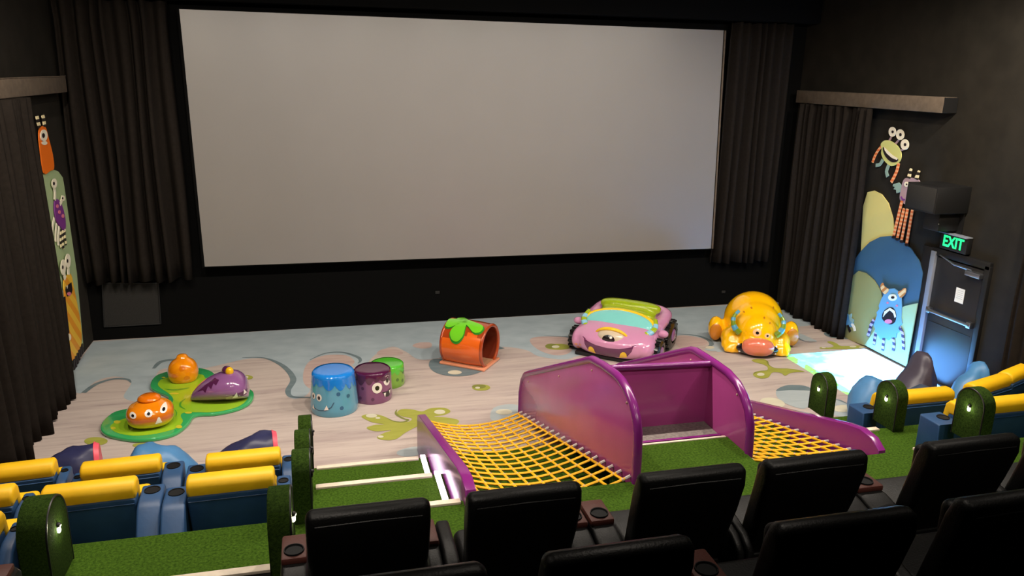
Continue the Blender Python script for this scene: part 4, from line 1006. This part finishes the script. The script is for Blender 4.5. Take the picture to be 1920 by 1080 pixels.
for s in range(8):
    for k in range(len(o_)-1):
        bm.faces.new((ringsO[s][k], ringsO[s][k+1], ringsO[s+1][k+1], ringsO[s+1][k])); bm.faces.new((ringsI[s][k], ringsI[s+1][k], ringsI[s+1][k+1], ringsI[s][k+1]))
for s in (0, 8):
    for k in range(len(o_)-1): bm.faces.new((ringsO[s][k], ringsO[s][k+1], ringsI[s][k+1], ringsI[s][k]))
sh = finish(bm, 'shell', M_CARR, tu, angle=50)
me = sh.data
me.materials.append(M_CARI); me.materials.append(M_CARD)
for p in me.polygons:
    c = p.center; d = math.hypot(c.y, c.z-cz)
    if d < Rr-.01: p.material_index = 1
    elif c.z > cz+.17+.10*math.sin(4*c.x+1.0): p.material_index = 2
tb('mouth_rim', [(Lx, a*1.005, max(.04, cz+b_*1.005)) for a, b_ in arc(Rr-.003)], .032, M_CARD, tu, 10)
tb('mouth_rim', [(-Lx, a*1.005, max(.04, cz+b_*1.005)) for a, b_ in arc(Rr-.003)], .032, M_CARD, tu, 10)
bx('base_plate', (0, 0, .025), (2*Lx+.12, 2*Rr*.9, .05), M_CARP, tu, .02, 3)
bx('tunnel_floor', (0, 0, .056), (2*Lx, 2*Rr*.78, .012), mat('tunnel_floor', (176, 128, 96), .5, .4), tu)
Tt = bvh(sh.data)
M_LEAF = mat('leaf_green', (112, 206, 40), .15, .5, coat=1); M_LEAFD = mat('leaf_edge', (52, 142, 44), .15, .5, coat=1)
def leafpts(ang, L, wd, o=(0, 0)):
    a = math.radians(ang); out = []
    base = [(0, -.05), (L*.4, -wd*.75), (L*.75, -wd), (L*.95, -wd*.6), (L, 0), (L*.95, wd*.6), (L*.75, wd), (L*.4, wd*.75), (0, .05)]
    sp_ = spline([Vector((p[0], p[1], 0)) for p in base], True, 4)
    return [(o[0]+p.x*math.cos(a)-p.y*math.sin(a), o[1]+p.x*math.sin(a)+p.y*math.cos(a)) for p in sp_]
for ang, L, wd in ((200, .36, .12), (262, .38, .13), (335, .42, .10), (150, .2, .08)):
    lf = decal('leaf', leafpts(ang, L, wd, (-.05, .12)), Tt, (0, 0, 0), (1, 0, 0), (0, 1, 0), Vector((0, -.25, 1)).normalized(), M_LEAF, tu, .028, 3)
    decal('leaf_edge', leafpts(ang, L*1.06, wd*1.12, (-.05, .12)), Tt, (0, 0, 0), (1, 0, 0), (0, 1, 0), Vector((0, -.25, 1)).normalized(), M_LEAFD, lf, .012, 3)
# ------------------------------------------------------------------ monster car
car = thing('monster_car', 'glossy pink one-eyed monster car with a teal windscreen and lime seat', 'play car', (3.46, -1.97, 0), math.radians(-40)); car.scale = (1.10, 1.0, .84)
M_CP = mat('car_pink', (206, 142, 180), .13, .5, coat=1, noise=.03, nscale=3)
M_CT = mat('car_teal', (128, 208, 204), .1, .5, coat=1, noise=.03, nscale=3)
M_CY = mat('car_yellow', (246, 200, 40), .14, .5, coat=1)
M_CL = mat('car_lime', (156, 178, 24), .15, .5, coat=1, bump=.4, bscale=26, noise=.06, nscale=12)
M_CM = mat('car_plum', (98, 40, 82), .13, .5, coat=1)
M_CE = mat('car_eye', (206, 190, 166), .13, .5, coat=1)
M_CB = mat('car_skyblue', (140, 196, 224), .13, .5, coat=1)
M_TYRE = mat('tyre_black', (18, 17, 17), .25, .5)
bm = bmesh.new()
vs = ellipsoid(bm, (0, 0, .36), (.70, .86, .36), None, 48, 28, 3.4)
for v in vs:
    k = max(0, -v.co.y)/.86
    if v.co.z > .3: v.co.z -= .16*k*k*(v.co.z-.3)/.42
    v.co.z = max(.06, v.co.z)
ellipsoid(bm, (0, -.5, .34), (.58, .34, .22), None, 32, 18, 2.4)
ellipsoid(bm, (0, -.08, .62), (.60, .16, .17), None, 32, 16, 2.4)
tube(bm, spline([(-.58, -.05, .60), (-.60, .4, .66), (-.5, .72, .72), (0, .8, .74), (.5, .72, .72), (.60, .4, .66), (.58, -.05, .60)], False, 5), .12, 12)
for s in (-1, 1):
    ellipsoid(bm, (s*.60, .45, .34), (.14, .34, .3)); ellipsoid(bm, (s*.60, -.45, .3), (.13, .3, .26))
me = fuse(bm, .028, 8)
T = bvh(me); link(me, 'body', M_CP, car, True, 180)
rt = Matrix.Rotation(math.radians(-38), 3, 'X')
el('windscreen', (0, -.24, .67), (.58, .10, .29), M_CT, car, rt, 32, 16)
tb('screen_rim', [rt @ Vector((.595*math.cos(a), .02, .305*math.sin(a)))+Vector((0, -.235, .67)) for a in [PI*(-.08+1.16*k/20) for k in range(21)]], .036, M_CY, car, 10)
bm = bmesh.new(); ellipsoid(bm, (0, .40, .86), (.54, .15, .14), None, 32, 16, 3); ellipsoid(bm, (0, .22, .68), (.50, .2, .2), None, 32, 16, 3.2)
link(fuse(bm, .025, 5, 'seat'), 'seat', M_CL, car, True, 180)
for s in (-1, 1):
    h = spline([(s*.42, -.46, .53), (s*.56, -.38, .60), (s*.62, -.24, .70), (s*.58, -.10, .82)], False, 6); n = len(h)
    hn = tb('horn', h, [.075-.045*i/(n-1) for i in range(n)], M_CL, car, 12)
    for a, b_ in ((5, 8), (11, 14)):
        tb('horn_band', h[a:b_+1], [.078-.045*i/(n-1) for i in range(a, b_+1)], M_CB, hn, 12)
    el('horn_tip', h[0], (.085, .075, .06), M_CL, hn)
    el('ear', (s*.74, -.18, .56), (.09, .08, .085), M_CP, car)
ey = el('eye', (0, -.64, .49), (.26, .19, .18), M_CE, car)
tb('eyelid', [(.275*math.cos(a), -.64-.04*math.sin(a), .50+.19*math.sin(a)) for a in [PI*k/16 for k in range(17)]], [.012+.026*math.sin(PI*k/16) for k in range(17)], M_CY, ey, 10)
Te = bvh(ey.data)
decal('pupil', ell2(.0, .50, .105, .095, 20), Te, (0, 0, 0), (1, 0, 0), (0, 0, 1), (0, -1, 0), M_BLKP, ey, .004)
decal('glint', ell2(.04, .55, .024, .022, 12), Te, (0, 0, 0), (1, 0, 0), (0, 0, 1), (0, -1, 0), M_WHITEP, ey, .008)
FR = ((0, 0, 0), (1, 0, 0), (0, 0, 1), (0, -1, 0)); FRM = ((0, 0, .06), (1, 0, 0), (0, 0, 1), (0, -1, 0))
mt = decal('mouth', [(-.42, .37), (-.34, .335), (-.2, .29), (0, .265), (.2, .29), (.34, .335), (.42, .37), (.40, .26), (.34, .15), (.26, .09), (0, .07), (-.26, .09), (-.34, .15), (-.40, .26)], T, *FRM, M_CM, car, .005, 3)
for s in (-1, 1):
    t_ = decal('tooth', [(s*.2, .085), (s*.33, .12), (s*.32, .20), (s*.295, .235), (s*.26, .235), (s*.225, .19)], T, *FRM, M_CY, car, .011, 2); t_.parent = mt
    decal('smile_corner', [(s*.40, .355), (s*.46, .395), (s*.455, .40), (s*.39, .375)], T, *FRM, M_CM, car, .005, 1)
for (a, b_, r) in ((-.58, .24, .03), (-.50, .25, .025), (-.545, .155, .04)): decal('spot', ell2(a, b_, r, r, 14), T, *FR, M_CARP, car, .004)
for s in (-1, 1):
    for (y, r) in ((-.36, .24), (.42, .33)):
        wh = sub_empty('wheel', car)
        bm = bmesh.new(); lathe(bm, [(0, -.09), (r*.8, -.09), (r, -.06), (r, .06), (r*.8, .09), (r*.55, .09), (r*.5, .06), (0, .06)], 28)
        bmesh.ops.transform(bm, matrix=Matrix.Translation((s*.70, y, r)) @ Matrix.Rotation(s*PI/2, 4, 'Y'), verts=bm.verts[:]); finish(bm, 'tyre', M_TYRE, wh)
        for k in range(14):
            a = 2*PI*k/14; q = Vector((s*.70, y+r*math.cos(a), r+r*math.sin(a)))
            if q.z > .02: bx('tread_block', q, (.15, .05, .05), M_TYRE, wh, .008, 1, Matrix.Rotation(a, 3, 'X'))
        el('hub_cap', (s*.78, y, r), (.03, r*.42, r*.42), M_PUM, wh)
bx('underside', (0, 0, .045), (1.2, 1.5, .09), M_BLACK, car, .03)
# ------------------------------------------------------------------ yellow monster
ym = thing('yellow_monster', 'big glossy yellow crouching monster with blue-green horns and pink snout', 'sculpture', (6.09, -2.13, 0), math.radians(-24))
M_YM = mat('monster_yellow', (250, 186, 8), .13, .5, coat=1, noise=.05, nscale=3)
M_YB = mat('sole_brown', (190, 116, 24), .3, .5, coat=.5)
M_SN = mat('snout_pink', (222, 120, 92), .15, .5, coat=1, noise=.05, nscale=5)
bm = bmesh.new()
ellipsoid(bm, (0, .12, .42), (.56, .56, .56), None, 36, 22); ellipsoid(bm, (0, -.16, .42), (.48, .46, .46), None, 32, 20); ellipsoid(bm, (0, -.38, .36), (.40, .42, .38), None, 32, 20)
ellipsoid(bm, (0, -.66, .2), (.32, .24, .2), None, 28, 16)
for s in (-1, 1):
    ellipsoid(bm, (s*.44, -.40, .2), (.2, .28, .2), None, 24, 14); ellipsoid(bm, (s*.44, -.56, .11), (.2, .2, .12), None, 24, 14)
    for k in (-1, 0, 1): ellipsoid(bm, (s*.44+k*.10, -.74+.02*abs(k), .06), (.055, .07, .06), None, 12, 8)
    ellipsoid(bm, (s*.70, .0, .24), (.15, .2, .24), None, 20, 12); ellipsoid(bm, (s*.5, .1, .2), (.2, .2, .18), None, 20, 12)
me = fuse(bm, .028, 8)
for v in me.vertices: v.co.z = max(v.co.z, 0)
T = bvh(me); link(me, 'body', M_YM, ym, True, 180)
for s in (-1, 1):
    h = spline([(s*.33, -.64, .38), (s*.41, -.64, .46), (s*.45, -.60, .57), (s*.43, -.55, .68), (s*.35, -.52, .77)], False, 6); n = len(h)
    hn = tb('horn', h, [.065-.04*i/(n-1) for i in range(n)], mat('horn_green', (110, 136, 30), .15, .5, coat=1), ym, 12)
    for a, b_ in ((5, 9), (13, 16), (20, 24)): tb('horn_band', h[a:b_+1], [.068-.04*i/(n-1) for i in range(a, b_+1)], mat('horn_blue', (80, 148, 176), .15, .5, coat=1), hn, 12)
    el('foot_sole', (s*.71, -.19, .22), (.115, .04, .17), M_YB, ym)
sn = el('snout', (0, -.86, .2), (.29, .16, .165), M_SN, ym, None, 28, 16, 2.4)
bm = bmesh.new(); ellipsoid(bm, (0, -.79, .14), (.38, .16, .13), None, 28, 14); 
for v in bm.verts: v.co.z = max(v.co.z, .004)
mo_ = finish(bm, 'mouth', M_BLKP, ym, angle=180)
for s in (-1, 1):
    for k in range(3):
        q = Vector((s*(.335-.01*k), -.80-.035*k, .2-.055*k)); bm = bmesh.new(); bmesh.ops.create_cone(bm, cap_ends=True, segments=8, radius1=.022, radius2=.002, depth=.05, matrix=Matrix.Translation(q) @ Matrix.Rotation(PI/2, 4, 'X')); finish(bm, 'tooth', M_WHITEP, mo_)
for (a, b_, r) in ((-.03, .45, .075), (.155, .40, .05)):
    e = decal('eye', ell2(a, b_, r, r*.9, 20), T, *FR, mat('eye_blush', (244, 190, 130), .15, .5, coat=1), ym, .004); p = decal('pupil', ell2(a+.005, b_-.005, r*.4, r*.36, 14), T, *FR, M_BLKP, ym, .008); p.parent = e
for (a, b_) in ((-.25, .72), (.1, .68), (.2, .6), (-.12, .8), (.3, .78)): decal('freckle', ell2(a, b_, .018, .014, 10), T, *FR, M_YB, ym, .004, 1)
# ------------------------------------------------------------------ ceiling projector throwing a picture on the carpet
PX0, PX1, PY0, PY1, PZ = 6.28, 8.06, -4.78, -2.9, 6.4
pl = bpy.data.lights.new('projector_beam', 'SPOT'); pl.energy = 75000; pl.spot_size = math.radians(52); pl.spot_blend = 0; pl.shadow_soft_size = .015
pl.use_nodes = True; nt = pl.node_tree
pco = bpy.data.objects.new('projector_beam', pl); COL.objects.link(pco); pco.location = ((PX0+PX1)/2-.62, (PY0+PY1)/2, PZ)
em = nt.nodes['Emission']
tc = nt.nodes.new('ShaderNodeTexCoord'); sx = nt.nodes.new('ShaderNodeSeparateXYZ'); nt.links.new(tc.outputs['Normal'], sx.inputs[0])
def mth(op, a, b=None):
    n = nt.nodes.new('ShaderNodeMath'); n.operation = op
    for i, v in enumerate((a, b)):
        if v is None: continue
        if isinstance(v, (int, float)): n.inputs[i].default_value = v
        else: nt.links.new(v, n.inputs[i])
    return n.outputs[0]
az = mth('ABSOLUTE', sx.outputs['Z'])
u = mth('SUBTRACT', mth('MULTIPLY', mth('DIVIDE', sx.outputs['X'], az), PZ/((PX1-PX0)/2)), .62/((PX1-PX0)/2)); v = mth('MULTIPLY', mth('DIVIDE', sx.outputs['Y'], az), PZ/((PY1-PY0)/2))
inside = mth('MULTIPLY', mth('LESS_THAN', mth('ABSOLUTE', u), 1.0), mth('LESS_THAN', mth('ABSOLUTE', v), 1.0))
cmb = nt.nodes.new('ShaderNodeCombineXYZ'); nt.links.new(u, cmb.inputs[0]); nt.links.new(v, cmb.inputs[1])
no = nt.nodes.new('ShaderNodeTexNoise'); no.inputs['Scale'].default_value = 2.4; no.inputs['Detail'].default_value = 4; nt.links.new(cmb.outputs[0], no.inputs['Vector'])
cr = nt.nodes.new('ShaderNodeValToRGB'); E_ = cr.color_ramp.elements
E_[0].position = .22; E_[0].color = (.0, .08, .10, 1); E_[1].position = .46; E_[1].color = (.085, .36, 1, 1)
e_ = E_.new(.36); e_.color = (.03, .22, .34, 1)
# wash out towards the near right, where the picture is plain white
wash = mth('ADD', mth('ADD', mth('MULTIPLY', u, .26), mth('MULTIPLY', v, -.16)), no.outputs['Fac'])
nt.links.new(wash, cr.inputs['Fac'])
mxg = nt.nodes.new('ShaderNodeMixRGB'); edge = mth('LESS_THAN', u, -.82)
n2 = nt.nodes.new('ShaderNodeTexNoise'); n2.inputs['Scale'].default_value = 3.2; nt.links.new(cmb.outputs[0], n2.inputs['Vector'])
gm = nt.nodes.new('ShaderNodeValToRGB'); gm.color_ramp.interpolation = 'CONSTANT'; gm.color_ramp.elements[0].color = (.0, .17, .0, 1); gm.color_ramp.elements[1].position = .55; gm.color_ramp.elements[1].color = (.0, .11, .14, 1)
nt.links.new(n2.outputs['Fac'], gm.inputs['Fac'])
nt.links.new(edge, mxg.inputs[0]); nt.links.new(cr.outputs[0], mxg.inputs[1]); nt.links.new(gm.outputs[0], mxg.inputs[2])
nt.links.new(mxg.outputs[0], em.inputs['Color']); nt.links.new(inside, em.inputs['Strength'])
